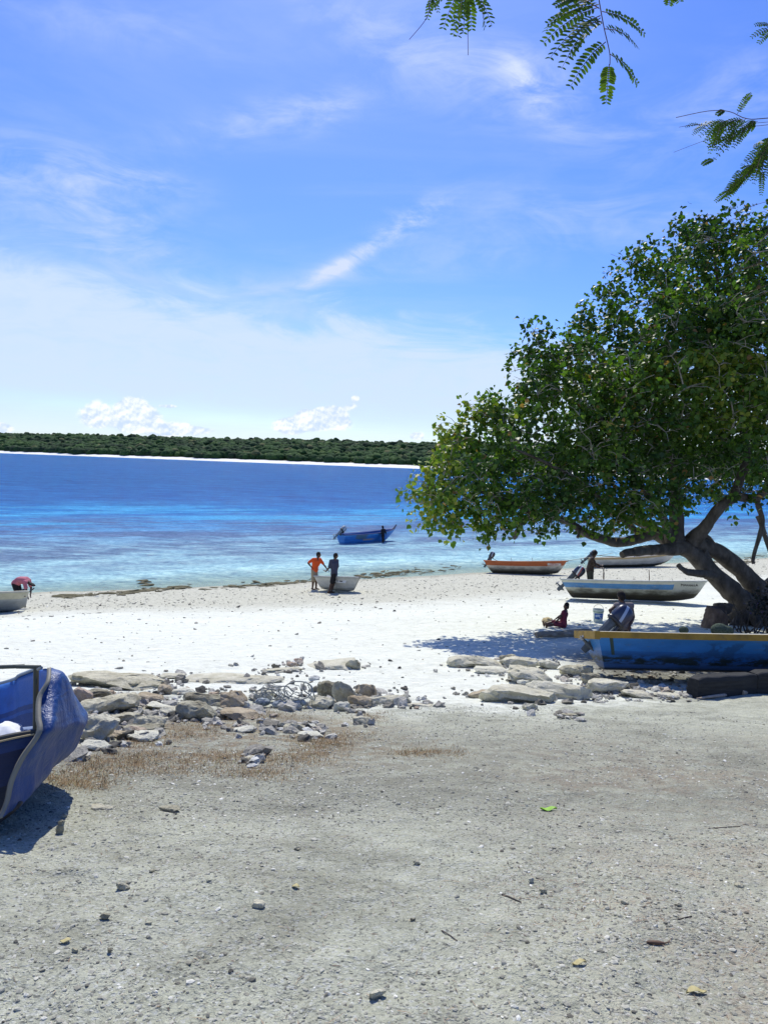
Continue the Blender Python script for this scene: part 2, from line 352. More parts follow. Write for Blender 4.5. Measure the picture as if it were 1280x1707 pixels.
# ------------------------------------------------------------------ sea
def sea_material():
    m, t, p, out = newmat('sea_water'); P = t.new('ShaderNodeNewGeometry').outputs['Position']; X, Y, Z = t.sep(P)
    s = t.m('SUBTRACT', Y, t.m('MULTIPLY', t.m('MINIMUM', t.m('MAXIMUM', X, -90), 60), .55))       # distance from the water's edge line (40.5)
    rot = t.comb(t.m('ADD', t.m('MULTIPLY', X, .88), t.m('MULTIPLY', Y, .48)), t.m('SUBTRACT', t.m('MULTIPLY', Y, .88), t.m('MULTIPLY', X, .48)), 0)
    big = t.noise(t.scale(rot, (.35, 1, 1)), .045, 4, .55, .5); med = t.noise(t.scale(rot, (.45, 1.2, 1)), .16, 5, .6, .3); sm = t.noise(t.scale(P, (.5, 1.3, 1)), .8, 5, .65)
    sw = t.m('ADD', s, t.m('ADD', t.m('MULTIPLY', t.m('MULTIPLY', t.m('SUBTRACT', big, .5), 42), t.ss(s, 40, 85, .25, 1)), t.m('MULTIPLY', t.m('SUBTRACT', med, .5), 14)))
    f = t.m('DIVIDE', t.m('SUBTRACT', sw, 38), 160, clamp=True)
    body = t.ramp(f, [(0, (.46, .64, .58)), (.05, (.34, .57, .60)), (.13, (.22, .42, .53)), (.24, (.05, .24, .52)), (.33, (.010, .15, .43)), (.52, (.006, .105, .34)), (1, (.005, .095, .30))])
    # coral heads under the shallow water, and a bright sand strip before the drop
    reef = t.m('MULTIPLY', t.m('MULTIPLY', t.ss(sw, 46, 56), t.ss(sw, 96, 80)), t.ss(t.m('ADD', t.m('MULTIPLY', med, .6), t.m('MULTIPLY', sm, .4)), .40, .56))
    body = t.mix(t.m('MULTIPLY', reef, .80), body, (.075, .115, .23))
    body = t.mix(t.m('MULTIPLY', t.m('MULTIPLY', t.ss(sw, 39, 44), t.ss(sw, 60, 46)), t.ss(sm, .56, .68, 0, .5)), body, (.14, .22, .27))
    strip = t.m('MULTIPLY', t.m('MULTIPLY', t.ss(s, 72, 82), t.ss(s, 122, 92)), t.ss(t.noise(t.scale(rot, (.35, 1.4, 1)), .11, 6, .7), .46, .58))
    body = t.mix(t.m('MULTIPLY', strip, .85), body, (.045, .33, .60))
    streak = t.m('ADD', t.m('MULTIPLY', t.noise(t.scale(P, (.5, 1.0, 1)), .9, 7, .80, .4), .5), t.m('MULTIPLY', t.noise(t.scale(P, (.7, 1.0, 1)), 3.0, 5, .75, .4), .5))
    body = t.mix(1.0, body, t.ramp(streak, [(.38, (.45, .50, .62)), (.5, (1, 1, 1)), (.60, (1.6, 1.42, 1.25))]), 'MULTIPLY')
    w1 = t.noise(t.scale(P, (.45, 1.3, 1)), .55, 6, .7, .4); w2 = t.noise(t.scale(P, (.6, 1.4, 1)), 2.4, 5, .7, .2)
    b = t.bump(w1, 1.0, 2.6); b = t.bump(w2, 1.0, .5, b)
    foam = t.m('MULTIPLY', t.m('MULTIPLY', t.ss(s, 39.2, 40.2), t.ss(s, 43.0, 40.6)), t.ss(t.noise(t.scale(P, (.6, 1.6, 1)), 2.2, 6, .75), .54, .62)); body = t.mix(foam, body, (.75, .78, .76))
    far = t.m('ADD', t.m('MULTIPLY', t.noise(t.scale(P, (.35, 1.0, 1)), .16, 6, .75, .3), .5), t.m('MULTIPLY', t.noise(t.scale(P, (.5, 1.0, 1)), .45, 5, .75, .3), .5)); body = t.mix(t.ss(s, 70, 130), body, t.mix(1.0, body, t.ramp(far, [(.40, (.55, .62, .72)), (.5, (1, 1, 1)), (.60, (1.6, 1.4, 1.25))]), 'MULTIPLY'))
    t.n.remove(p); df = t.new('ShaderNodeBsdfDiffuse'); t.put(df.inputs[0], body); t.put(df.inputs[2], t.bump(w2, .8, .12, t.bump(w1, .6, .5)))
    gl = t.new('ShaderNodeBsdfGlossy'); gl.inputs['Roughness'].default_value = .16; t.put(gl.inputs['Normal'], b); gl.inputs[0].default_value = (1, 1, 1, 1)
    fr = t.new('ShaderNodeFresnel'); fr.inputs[0].default_value = 1.33; t.put(fr.inputs['Normal'], b)
    pm = t.new('ShaderNodeMixShader'); t.put(pm.inputs[0], t.m('MINIMUM', fr.outputs[0], t.ss(s, 60, 200, .18, .11))); t.l.new(df.outputs[0], pm.inputs[1]); t.l.new(gl.outputs[0], pm.inputs[2])
    # clear, shallow edge: the sand shows through
    tr = t.new('ShaderNodeBsdfTransparent'); tr.inputs[0].default_value = (.86, .97, .97, 1); mx = t.new('ShaderNodeMixShader')
    s2 = t.m('ADD', s, t.m('MULTIPLY', t.m('SUBTRACT', med, .5), 3))
    t.put(mx.inputs[0], t.ss(s2, 39.5, 47, .25, 1.0)); t.l.new(tr.outputs[0], mx.inputs[1]); t.l.new(pm.outputs[0], mx.inputs[2]); t.l.new(mx.outputs[0], out.inputs[0])
    return m
sx = np.linspace(-1, 1, 161); sx = np.sign(sx) * np.abs(sx) ** 3 * 9000
sy = np.concatenate([np.linspace(-60, 160, 221), np.geomspace(162, 9000, 80)])
SX, SY = np.meshgrid(sx, sy); SZ = SX * 0
a_, b_ = SX.shape; i2, j3 = np.meshgrid(np.arange(a_ - 1), np.arange(b_ - 1), indexing='ij')
Fs = np.stack([i2 * b_ + j3, i2 * b_ + j3 + 1, (i2 + 1) * b_ + j3 + 1, (i2 + 1) * b_ + j3], -1).reshape(-1, 4)
tag(mesh_np('sea_water', np.stack([SX, SY, SZ], -1).reshape(-1, 3), Fs, sea_material()), kind='structure')

# ------------------------------------------------------------------ far island
IL, IR = Vector((-504, 992)), Vector((46, 722)); idir = (IR - IL).normalized(); inor = Vector((-idir.y, idir.x))
if inor.y < 0: inor = -inor
def island_h(u, b):
    w = 8 * fbm(u * .012, b * .0 + 3, 3); bb = b - w
    z = np.interp(bb, [-30, 0, 14, 22, 60, 150, 260, 700, 1200], [-4, 0, 2.6, 3.2, 7.5, 18.5, 25.5, 28, 24])
    return z + np.where(bb > 40, 4.5 * fbm(u * .007, bb * .007, 3) * sstep(bb, 40, 160), 0) + fbm(u * .1, bb * .1, 2) * .5 * sstep(bb, 3, 20)
uu = np.arange(-1100, 1500, 5.0); bb_ = np.concatenate([np.arange(-30, 40, 2.5), np.arange(42, 300, 12), np.arange(320, 1200, 60)])
U, Bv = np.meshgrid(uu, bb_); H = island_h(U, Bv)
def isl_xy(u, b): return IL.x + idir.x * u + inor.x * b, IL.y + idir.y * u + inor.y * b
ix, iy = isl_xy(U, Bv); a_, b_ = U.shape; i2, j3 = np.meshgrid(np.arange(a_ - 1), np.arange(b_ - 1), indexing='ij')
Fi = np.stack([i2 * b_ + j3, i2 * b_ + j3 + 1, (i2 + 1) * b_ + j3 + 1, (i2 + 1) * b_ + j3], -1).reshape(-1, 4)
m, t, p, out = newmat('island_ground'); Zi = t.sep(t.new('ShaderNodeNewGeometry').outputs['Position'])[2]
pn = t.noise(t.new('ShaderNodeNewGeometry').outputs['Position'], .12, 5, .6)
t.put(p.inputs['Base Color'], t.mix(t.ss(t.m('ADD', Zi, t.m('MULTIPLY', t.m('SUBTRACT', pn, .5), 2.0)), 2.6, 3.6), (.80, .80, .72), (.10, .11, .05))); p.inputs['Roughness'].default_value = .95
tag(mesh_np('far_island', np.stack([ix, iy, H], -1).reshape(-1, 3), Fi, m), kind='structure')

def ico(sub):
    bm = bmesh.new(); bmesh.ops.create_icosphere(bm, subdivisions=sub, radius=1); V = np.array([v.co[:] for v in bm.verts]); F = np.array([[v.index for v in f.verts] for f in bm.faces]); bm.free(); return V, F
def scatter(name, base, pos, scl, rotz, mats, attrs=None, tilt=None, jit=0.0, smooth=True, parent=None):
    """one mesh made of many transformed copies of a small base mesh"""
    V, F = base; n = len(pos); k = len(V); c, s_ = np.cos(rotz), np.sin(rotz)
    P = V[None] * scl[:, None, :]
    if jit: P = P * (1 + (rng.random((n, k, 1)) - .5) * jit)
    if tilt is not None:
        ct, st = np.cos(tilt)[:, None], np.sin(tilt)[:, None]; x, z = P[..., 0].copy(), P[..., 2].copy(); P[..., 0] = x * ct - z * st; P[..., 2] = x * st + z * ct
    x, y = P[..., 0].copy(), P[..., 1].copy(); P[..., 0] = x * c[:, None] - y * s_[:, None]; P[..., 1] = x * s_[:, None] + y * c[:, None]
    P += pos[:, None, :]; FF = (F[None] + (np.arange(n) * k)[:, None, None]).reshape(-1, F.shape[1])
    return mesh_np(name, P.reshape(-1, 3), FF, mats, parent, smooth, {a: np.repeat(v, k) for a, v in (attrs or {}).items()})

n = 15000
u = rng.uniform(-1000, 1300, n); b = 16 + 330 * rng.random(n) ** 1.5; r_ = rng.uniform(2.4, 5.0, n) * (1 + .35 * (rng.random(n) > .93)) 
bx, by = isl_xy(u, b); keep = (b > 14 + 9 * (vnoise(u * .05, u * 0) ))
z = island_h(u, b) + np.where(b < 45, 1.2, 2.6) + rng.random(n) * 1.8 + (rng.random(n) > .955) * rng.uniform(1, 3.6, n) + 2.2 * fbm(u * .03, b * .03, 3)
pos = np.stack([bx, by, z], -1)[keep]; sc = np.stack([r_ * 1.15, r_ * 1.15, r_ * .95], -1)[keep]
m, t, p, out = newmat('island_foliage'); tv = t.new('ShaderNodeAttribute'); tv.attribute_name = 'tint'; P = t.new('ShaderNodeNewGeometry').outputs['Position']
c = t.ramp(tv.outputs['Fac'], [(0, (.035, .058, .034)), (.35, (.04, .082, .034)), (.7, (.055, .115, .035)), (.93, (.085, .135, .042)), (1, (.14, .15, .07))])
c = t.mix(1.0, c, t.ramp(t.noise(P, .9, 5, .7), [(.3, (.45, .48, .5)), (.7, (1.35, 1.35, 1.25))]), 'MULTIPLY')
t.put(p.inputs['Base Color'], c); p.inputs['Roughness'].default_value = .9; p.inputs['Specular IOR Level'].default_value = .1
t.put(p.inputs['Normal'], t.bump(t.noise(P, .8, 5, .7), 1.0, 1.6))
tint = np.clip(.42 + .9 * fbm(u * .02, b * .03, 3) + rng.normal(0, .16, n), 0, 1)[keep]
tint = np.where(rng.random(len(tint)) > .97, 1, tint)
tag(scatter('island_forest', ico(2), pos, sc, rng.random(len(pos)) * 6.3, m, {'tint': tint}, jit=.45), 'dense green forest covering the long low island across the water', 'forest', kind='stuff')

# ------------------------------------------------------------------ leaning beach tree
def bark_mat(name, c1=(.045, .037, .028), c2=(.19, .165, .135)):
    return nmat(name, [(.3, c1), (.55, tuple((a + b) / 2 for a, b in zip(c1, c2))), (.75, c2)], 5.0, 8, .9, .9, 14, .03, (1, 1, .45))
BARK = bark_mat('grey_bark')
def leaf_mat(name, stops, transl=.35, rough=.5, spec=.4):
    m, t, p, out = newmat(name); a = t.new('ShaderNodeAttribute'); a.attribute_name = 'tint'
    c = t.ramp(a.outputs['Fac'], stops); t.put(p.inputs['Base Color'], c); p.inputs['Roughness'].default_value = rough; p.inputs['Specular IOR Level'].default_value = spec
    tl = t.new('ShaderNodeBsdfTranslucent'); t.put(tl.inputs[0], t.mix(1.0, c, (1.25, 1.5, .6), 'MULTIPLY'))
    mx = t.new('ShaderNodeMixShader'); mx.inputs[0].default_value = transl
    t.l.new(p.outputs[0], mx.inputs[1]); t.l.new(tl.outputs[0], mx.inputs[2]); t.l.new(mx.outputs[0], out.inputs[0])
    return m
TREE_LEAF = leaf_mat('broad_leaf', [(0, (.022, .052, .009)), (.35, (.050, .112, .014)), (.7, (.105, .185, .022)), (.88, (.23, .28, .03)), (.97, (.28, .27, .05)), (1, (.26, .15, .05))])

TD = 23.0
base = ground(1252, 1040); base.y = base.y
def L3(lst):  # (px, py, depth, radius m)
    return [(at(x, y, d), r) for (x, y, d, r) in lst]
bY = base.y; d0 = bY
limbs = [
    L3([(1268, 1046, d0, .55), (1242, 1010, d0, .42), (1212, 980, d0, .33), (1182, 950, d0, .29), (1150, 920, d0, .30), (1120, 902, d0, .27)]),          # 0 trunk, front stem
    L3([(1275, 1040, d0 + .3, .45), (1266, 985, d0 + .5, .36), (1236, 950, d0 + .5, .30), (1195, 918, d0 + .3, .27), (1150, 906, d0 + .1, .27)]),        # 1 second stem behind
    L3([(1185, 962, d0, .25), (1178, 935, d0, .17), (1168, 920, d0, .17)]),                                                                          # 2 cross link
    L3([(1150, 912, d0, .26), (1105, 912, d0 - .3, .20), (1075, 914, d0 - .5, .16), (1042, 921, d0 - .8, .13), (1036, 925, d0 - .9, .11)]),            # 3 cut stub left
    L3([(1120, 902, d0, .24), (1095, 890, d0 + .3, .20), (1060, 898, d0 + .2, .17), (1020, 905, d0 - .2, .15), (990, 898, d0 - .6, .13), (965, 882, d0 - 1, .12), (940, 868, d0 - 1.4, .1), (880, 850, d0 - 2, .07), (800, 820, d0 - 2.6, .045)]),
    L3([(1120, 900, d0, .22), (1085, 880, d0 + .8, .17), (1050, 868, d0 + 1.4, .13), (1000, 845, d0 + 1.8, .10), (950, 800, d0 + 2, .07), (900, 740, d0 + 2.2, .05)]),
    L3([(1128, 902, d0, .26), (1127, 860, d0, .21), (1125, 810, d0 + .2, .17), (1115, 740, d0 + .3, .13), (1095, 650, d0 + .3, .10), (1080, 560, d0 + .2, .07)]),  # upright
    L3([(1120, 905, d0, .18), (1104, 870, d0 - .5, .13), (1085, 830, d0 - 1.2, .10), (1040, 770, d0 - 1.8, .08), (1000, 690, d0 - 2, .055)]),
    L3([(1150, 905, d0, .27), (1175, 880, d0 - .3, .20), (1200, 850, d0 - .6, .17), (1225, 825, d0 - .8, .15), (1245, 760, d0 - .6, .12), (1235, 660, d0 - .4, .1), (1205, 540, d0, .07), (1190, 430, d0, .04)]),
    L3([(1225, 825, d0 - .8, .14), (1262, 835, d0 - .6, .12), (1310, 780, d0 - .3, .12), (1360, 680, d0, .09), (1370, 560, d0, .06)]),
    L3([(1260, 1010, d0 + .3, .3), (1310, 950, d0 + .8, .24), (1350, 880, d0 + 1.2, .2), (1400, 780, d0 + 1.2, .16), (1440, 660, d0 + 1, .1)]),
    L3([(960, 880, d0 - 1, .08), (966, 886, d0 - 1.2, .05), (962, 896, d0 - 1.3, .05)]),
    L3([(1060, 886, d0 + .5, .11), (1020, 855, d0 - .6, .09), (985, 820, d0 - 1.6, .07), (930, 780, d0 - 2.4, .05), (850, 740, d0 - 2.6, .03)]),
    L3([(905, 858, d0 - 1.8, .07), (880, 862, d0 - 2, .075), (868, 872, d0 - 2.1, .08), (855, 898, d0 - 2.2, .06)]),           # drooping dead stub
    L3([(1200, 958, d0, .16), (1165, 958, d0 - .5, .12), (1145, 952, d0 - .8, .10), (1130, 942, d0 - .9, .08)]),                # rough broken bough
    L3([(1262, 835, d0 - .6, .09), (1272, 870, d0 - .8, .08), (1262, 910, d0 - 1, .06), (1255, 940, d0 - 1, .05)]),
    L3([(1262, 860, d0 - .7, .08), (1280, 900, d0 - .7, .08), (1300, 950, d0 - .7, .07)]),
    L3([(1175, 893, d0 + .2, .08), (1195, 915, d0 + .4, .07), (1215, 940, d0 + .5, .07)]),
]
tree = empty('beach_tree', base, 0, 'large spreading green tree whose thick leaning trunk forks above the beached boats', 'tree')
bl = Vector(base)
def wob(pts, amp, seg=6):
    out = []
    for (p, r), (q, s_) in zip(pts[:-1], pts[1:]):
        for i in range(seg): 
            f = i / seg; x = p.lerp(q, f); out.append((x, r + (s_ - r) * f))
    out.append(pts[-1]); sm = [out[0]]
    for i in range(1, len(out) - 1):
        a = (out[i - 1][0] + out[i][0] * 2 + out[i + 1][0]) / 4; nv = mnoise.noise_vector(a * .9) * amp
        rr_ = out[i][1] * (1 + .16 * mnoise.noise(a * 3.1) + .10 * mnoise.noise(a * 9)); sm.append((a + nv, rr_))
    sm.append(out[-1]); return sm
nodes = []; nrad = []; tb = MB()
for k, lb in enumerate(limbs):
    w_ = wob(lb, .10 if k > 2 else .05)
    tb.tube([p - bl for p, r in w_], [r * (.90 if k > 2 else .88) for p, r in w_], 14)
    if k in (4, 5, 6, 7, 8, 9, 10, 12):
        for p, r in w_[4:]: nodes.append(p)
# root flare
for a in range(9):
    an = a / 9 * 6.283 + .3; e = base + Vector((math.cos(an) * 1.15, math.sin(an) * 1.0, 0)); e.z = gz(e.x, e.y) - .05
    mid = base + Vector((math.cos(an) * .5, math.sin(an) * .45, .22)); tb.tube([base + Vector((0, 0, .6)) - bl, mid - bl, e - bl], [.34, .20, .07], 10)
tb.build('trunk', BARK, tree, True)

crown_ell = [  # px, py, depth offset, half width, half depth, half height (px at the tree), density
    (775, 815, -2.4, 68, 70, 50, 1.0), (735, 812, -2.2, 34, 40, 28, .6), (800, 745, -2.4, 58, 70, 58, 1.0), (860, 800, -1.5, 95, 110, 62, 1), (850, 700, -2, 26, 30, 26, .4), (812, 682, -2.2, 16, 16, 16, .35),
    (930, 720, -.5, 100, 150, 120, 1.3), (930, 620, -.4, 48, 90, 44, .9), (892, 650, -.8, 34, 60, 50, .6), (1010, 622, .2, 105, 170, 76, 1.3), (1092, 568, .2, 108, 170, 112, 1.5), (1172, 480, .3, 92, 140, 84, 1.3),
    (1185, 402, .2, 38, 60, 28, .6), (1116, 448, .2, 44, 70, 24, .6), (1260, 460, .4, 90, 150, 95, 1.2), (1275, 382, .4, 42, 60, 26, .8), (1180, 640, 0, 160, 240, 130, 1.7), (1040, 770, -.3, 150, 220, 90, 1.4), (1190, 780, .3, 120, 220, 70, 1.0),
    (1350, 580, .6, 150, 240, 150, 1.4), (1330, 740, .8, 140, 220, 90, 1.1), (1460, 660, 1, 130, 200, 150, 1.0), (1060, 690, -2.2, 120, 80, 110, .9), (1200, 600, -2.6, 120, 80, 130, 1.0), (900, 850, -2, 60, 70, 24, .5), (1010, 856, -1.4, 70, 60, 20, .6), (805, 845, -2.3, 60, 60, 20, .8), (1085, 850, -1.8, 60, 60, 20, .7), (900, 866, -2, 50, 50, 14, .5)]
att = []
for (px, py, dd, rx, ry, rz, den) in crown_ell:
    c = at(px, py, d0 + dd); k = c.y / FPX; n = int(den * 62 * (rx * rz / 10000) ** .9 + 9)
    for i in range(n):
        v = Vector((rnd.gauss(0, 1), rnd.gauss(0, 1), rnd.gauss(0, 1))).normalized() * (.50 + .50 * rnd.random() ** .6)
        att.append(c + Vector((v.x * rx * k, v.y * ry * k, v.z * rz * k)))
for (px, py, dd) in [(1176, 352, 0), (1184, 368, .2), (1168, 372, .3), (1135, 378, .1), (1062, 404, .2), (1046, 428, .1), (1052, 440, .3), (968, 508, .1), (962, 522, .1), (1012, 474, .2), (893, 543, -.3), (898, 556, -.3), (882, 582, -.3), (878, 604, -.3), (870, 640, -.6), (798, 668, -2.2), (802, 682, -2.2), (838, 676, -2.1), (842, 690, -2.1), (762, 694, -2.4), (750, 716, -2.4), (726, 764, -2.4), (714, 800, -2.3), (702, 826, -2.3), (716, 828, -2.3), (728, 842, -2.2), (750, 856, -2.2), (790, 862, -2.2), (840, 868, -2.1), (1240, 352, .3), (1232, 372, .3)]:
    for q in range(2): att.append(at(px + rnd.gauss(0, 3), py + 14 + rnd.gauss(0, 3), d0 + dd + rnd.gauss(0, .1)))
SPECIAL = 60
# keep clusters apart
keepA = []
for ia, a in enumerate(att):
    if ia >= len(att) - 60 or all((a - b).length > .36 for b in keepA[-400:] + keepA[::7]): keepA.append(a)
att = keepA
ND = np.array([n[:] for n in nodes]); used = list(range(len(nodes)))
dist0 = [float(np.min(np.linalg.norm(ND - np.array(a[:]), axis=1))) for a in att]
tw = MB(); clumps = []
for ai in sorted(range(len(att)), key=lambda i: dist0[i]):
    a = att[ai]; dd = np.linalg.norm(ND - np.array(a[:]), axis=1) + .25 * np.maximum(0, ND[:, 2] - a.z)
    j = int(np.argmin(dd)); p0 = Vector(ND[j]); L = (a - p0).length; ns = max(2, int(L / .28))
    pts = []; sagd = Vector((0, 0, .12 * L))
    for i in range(ns + 1):
        f = i / ns; q = p0.lerp(a, f) + sagd * math.sin(f * math.pi) + mnoise.noise_vector(p0.lerp(a, f) * 1.7) * .16 * math.sin(f * math.pi)
        pts.append(q)
    r0 = min(.045, .011 + .014 * L); tw.tube([q - bl for q in pts], [r0 + (.006 - r0) * (i / ns) for i in range(ns + 1)], 5, False)
    ND = np.vstack([ND, np.array([q[:] for q in pts[1:]])]); clumps.append((a, (a - p0).normalized()))
    for s_ in range(3):
        q = a + Vector((rnd.uniform(-.5, .5), rnd.uniform(-.5, .5), rnd.uniform(-.3, .3))); mid = a.lerp(q, .5) + Vector((0, 0, .05)); tw.tube([a - bl, mid - bl, q - bl], [.008, .006, .004], 4, False)
TWIG = nmat('pale_twig', [(.3, (.16, .145, .12)), (.7, (.42, .39, .34))], 3.0, 4, .9)
tag(tw.build('twigs', TWIG, tree, True), kind=None)
# leaves: drooping heart-shaped leaves in uneven tufts
def leaves(centres, per, spread, size, lean=.75, base_t=None):
    n = len(centres) * per; C = np.repeat(np.array(centres), per, axis=0)
    # tufts: a few sub-centres per cluster
    sub = np.clip(rng.normal(0, 1, (len(centres), 5, 3)), -1.5, 1.5) * spread * np.array([1.2, 1.2, .95]); pick = rng.integers(0, 5, (len(centres), per))
    off = sub[np.arange(len(centres))[:, None], pick].reshape(-1, 3) + rng.normal(0, 1, (n, 3)) * spread * np.array([.30, .30, .46])
    P = C + off; s = size * rng.uniform(.6, 1.25, n)
    T = rng.normal(0, 1, (n, 3)); T[:, 2] = T[:, 2] * .5 - lean * 1.3; T += off * .8 / spread * .5; T /= np.linalg.norm(T, axis=1)[:, None]
    A = rng.normal(0, 1, (n, 3)); A[:, 2] *= .6; A -= T * (A * T).sum(1)[:, None]; A /= np.linalg.norm(A, axis=1)[:, None]; N = np.cross(T, A)
    prof = np.array([(0, 0, 0), (.38, .16, .07), (.46, .45, .10), (0, 1.0, -.12), (-.46, .45, .10), (-.38, .16, .07)])
    V = P[:, None] + s[:, None, None] * (prof[None, :, 0:1] * A[:, None] + prof[None, :, 1:2] * T[:, None] + prof[None, :, 2:3] * N[:, None])
    k = np.arange(n)[:, None] * 6; F = np.concatenate([k + np.array([[0, 1, 2, 3]]), k + np.array([[0, 3, 4, 5]])])
    return V.reshape(-1, 3), F, n, P
cc_ = [c[0][:] for c in clumps]
V, F, n, P = leaves(cc_, 50, .27, .138)
dl = (P[:, 0] - at(700, 800, d0)[0]) ; zt = P[:, 2]
tint = np.clip(.40 + 1.0 * fbm(P[:, 0] * .8 + P[:, 1] * .5, P[:, 2] * .9, 3) + rng.normal(0, .17, n) + .42 * np.exp(-np.maximum(dl, 0) / 1.6), 0, .93)
tint = np.where(rng.random(n) > .985, 1.0, tint)
mesh_np('crown', V - np.array(bl), F, TREE_LEAF, tree, True, {'tint': np.repeat(tint, 6)})
print('tree clumps', len(clumps), 'leaves', n)

# ------------------------------------------------------------------ limestone rocks
def rock_mat(name, stops, dark=(.05, .05, .045)):
    m, t, p, out = newmat(name); oc = t.new('ShaderNodeTexCoord').outputs['Object']; ri = t.new('ShaderNodeObjectInfo').outputs['Random']
    v = t.vm('ADD', oc, t.comb(t.m('MULTIPLY', ri, 51.0), 0, 0))
    n = t.noise(v, 3.2, 7, .68); n2 = t.noise(v, 14.0, 6, .7)
    c = t.ramp(t.m('ADD', t.m('MULTIPLY', n, .6), t.m('MULTIPLY', n2, .4)), stops)
    c = t.mix(1.0, c, (1.0, .99, .90), 'MULTIPLY'); pits = t.ss(t.voro(v, 22.0), .22, .05, 0, .7); c = t.mix(t.m('MULTIPLY', pits, t.ss(n, .4, .6)), c, dark)
    t.put(p.inputs['Base Color'], c); p.inputs['Roughness'].default_value = .95; p.inputs['Specular IOR Level'].default_value = .12
    b = t.bump(t.m('ADD', n2, t.m('MULTIPLY', t.noise(v, 60, 5, .7), .4)), 1.0, .035); t.put(p.inputs['Normal'], b)
    return m
RK = {'grey': rock_mat('grey_limestone', [(.33, (.15, .135, .095)), (.43, (.40, .375, .29)), (.56, (.62, .59, .48)), (.72, (.74, .71, .60))]),
      'pale': rock_mat('pale_limestone', [(.30, (.20, .18, .13)), (.41, (.50, .475, .38)), (.6, (.68, .66, .575)), (.75, (.78, .77, .69))]),
      'dark': rock_mat('dark_limestone', [(.32, (.08, .072, .052)), (.44, (.24, .22, .17)), (.56, (.47, .45, .36)), (.72, (.66, .63, .52))]),
      'tan': rock_mat('tan_limestone', [(.32, (.17, .13, .085)), (.46, (.40, .33, .24)), (.62, (.56, .49, .39)), (.78, (.68, .64, .55))]),
      'white': rock_mat('white_coral_stone', [(.30, (.42, .40, .34)), (.5, (.66, .65, .57)), (.7, (.78, .77, .69))], (.3, .3, .28)),
      'pink': rock_mat('reddish_stone', [(.32, (.24, .18, .14)), (.5, (.46, .36, .30)), (.7, (.60, .53, .46))])}
def rock_mesh(size, seed, rough=.10, flat=False, cuts=4, strata=.0, npt=13):
    r = random.Random(seed); bm = bmesh.new()
    for i in range(npt):
        v = Vector((r.uniform(-1, 1), r.uniform(-1, 1), r.uniform(-1, 1))); m_ = max(abs(v.x), abs(v.y), abs(v.z)); v /= (m_ ** .75)
        if flat: v.z = math.copysign(max(abs(v.z), .75), v.z)
        bm.verts.new(v * .5)
    g = bmesh.ops.convex_hull(bm, input=bm.verts[:])
    for v in [v for v in bm.verts if not v.link_faces]: bm.verts.remove(v)
    bmesh.ops.subdivide_edges(bm, edges=bm.edges[:], cuts=1, smooth=.25, use_grid_fill=True)
    bmesh.ops.triangulate(bm, faces=bm.faces[:]); bmesh.ops.subdivide_edges(bm, edges=bm.edges[:], cuts=cuts - 1, use_grid_fill=True)
    mx = [max(v.co[i] for v in bm.verts) - min(v.co[i] for v in bm.verts) for i in range(3)]; cn = [(max(v.co[i] for v in bm.verts) + min(v.co[i] for v in bm.verts)) / 2 for i in range(3)]
    S = min(size); avg = sum(size) / 3
    for v in bm.verts:
        c = Vector(((v.co.x - cn[0]) / mx[0] * size[0], (v.co.y - cn[1]) / mx[1] * size[1], (v.co.z - cn[2]) / mx[2] * size[2]))
        q = c / avg * 2.2 + Vector((seed * 3.1, seed, 0))
        d = mnoise.noise_vector(q) * avg * rough * 1.3 + mnoise.noise_vector(q * 3.1) * avg * rough * .55 + mnoise.noise_vector(q * 8.0) * avg * rough * .25
        if strata: d.x += math.sin(c.z / size[2] * 17 + seed) * avg * strata * (.6 + mnoise.noise(q * 2)); d.y += math.sin(c.z / size[2] * 17 + seed + .4) * avg * strata
        d.z *= min(1, size[2] / avg * 1.2)
        v.co = c + d
    me = bpy.data.meshes.new('rock'); bm.to_mesh(me); bm.free()
    for p in me.polygons: p.use_smooth = True
    me.set_sharp_from_angle(angle=R(38))
    return me
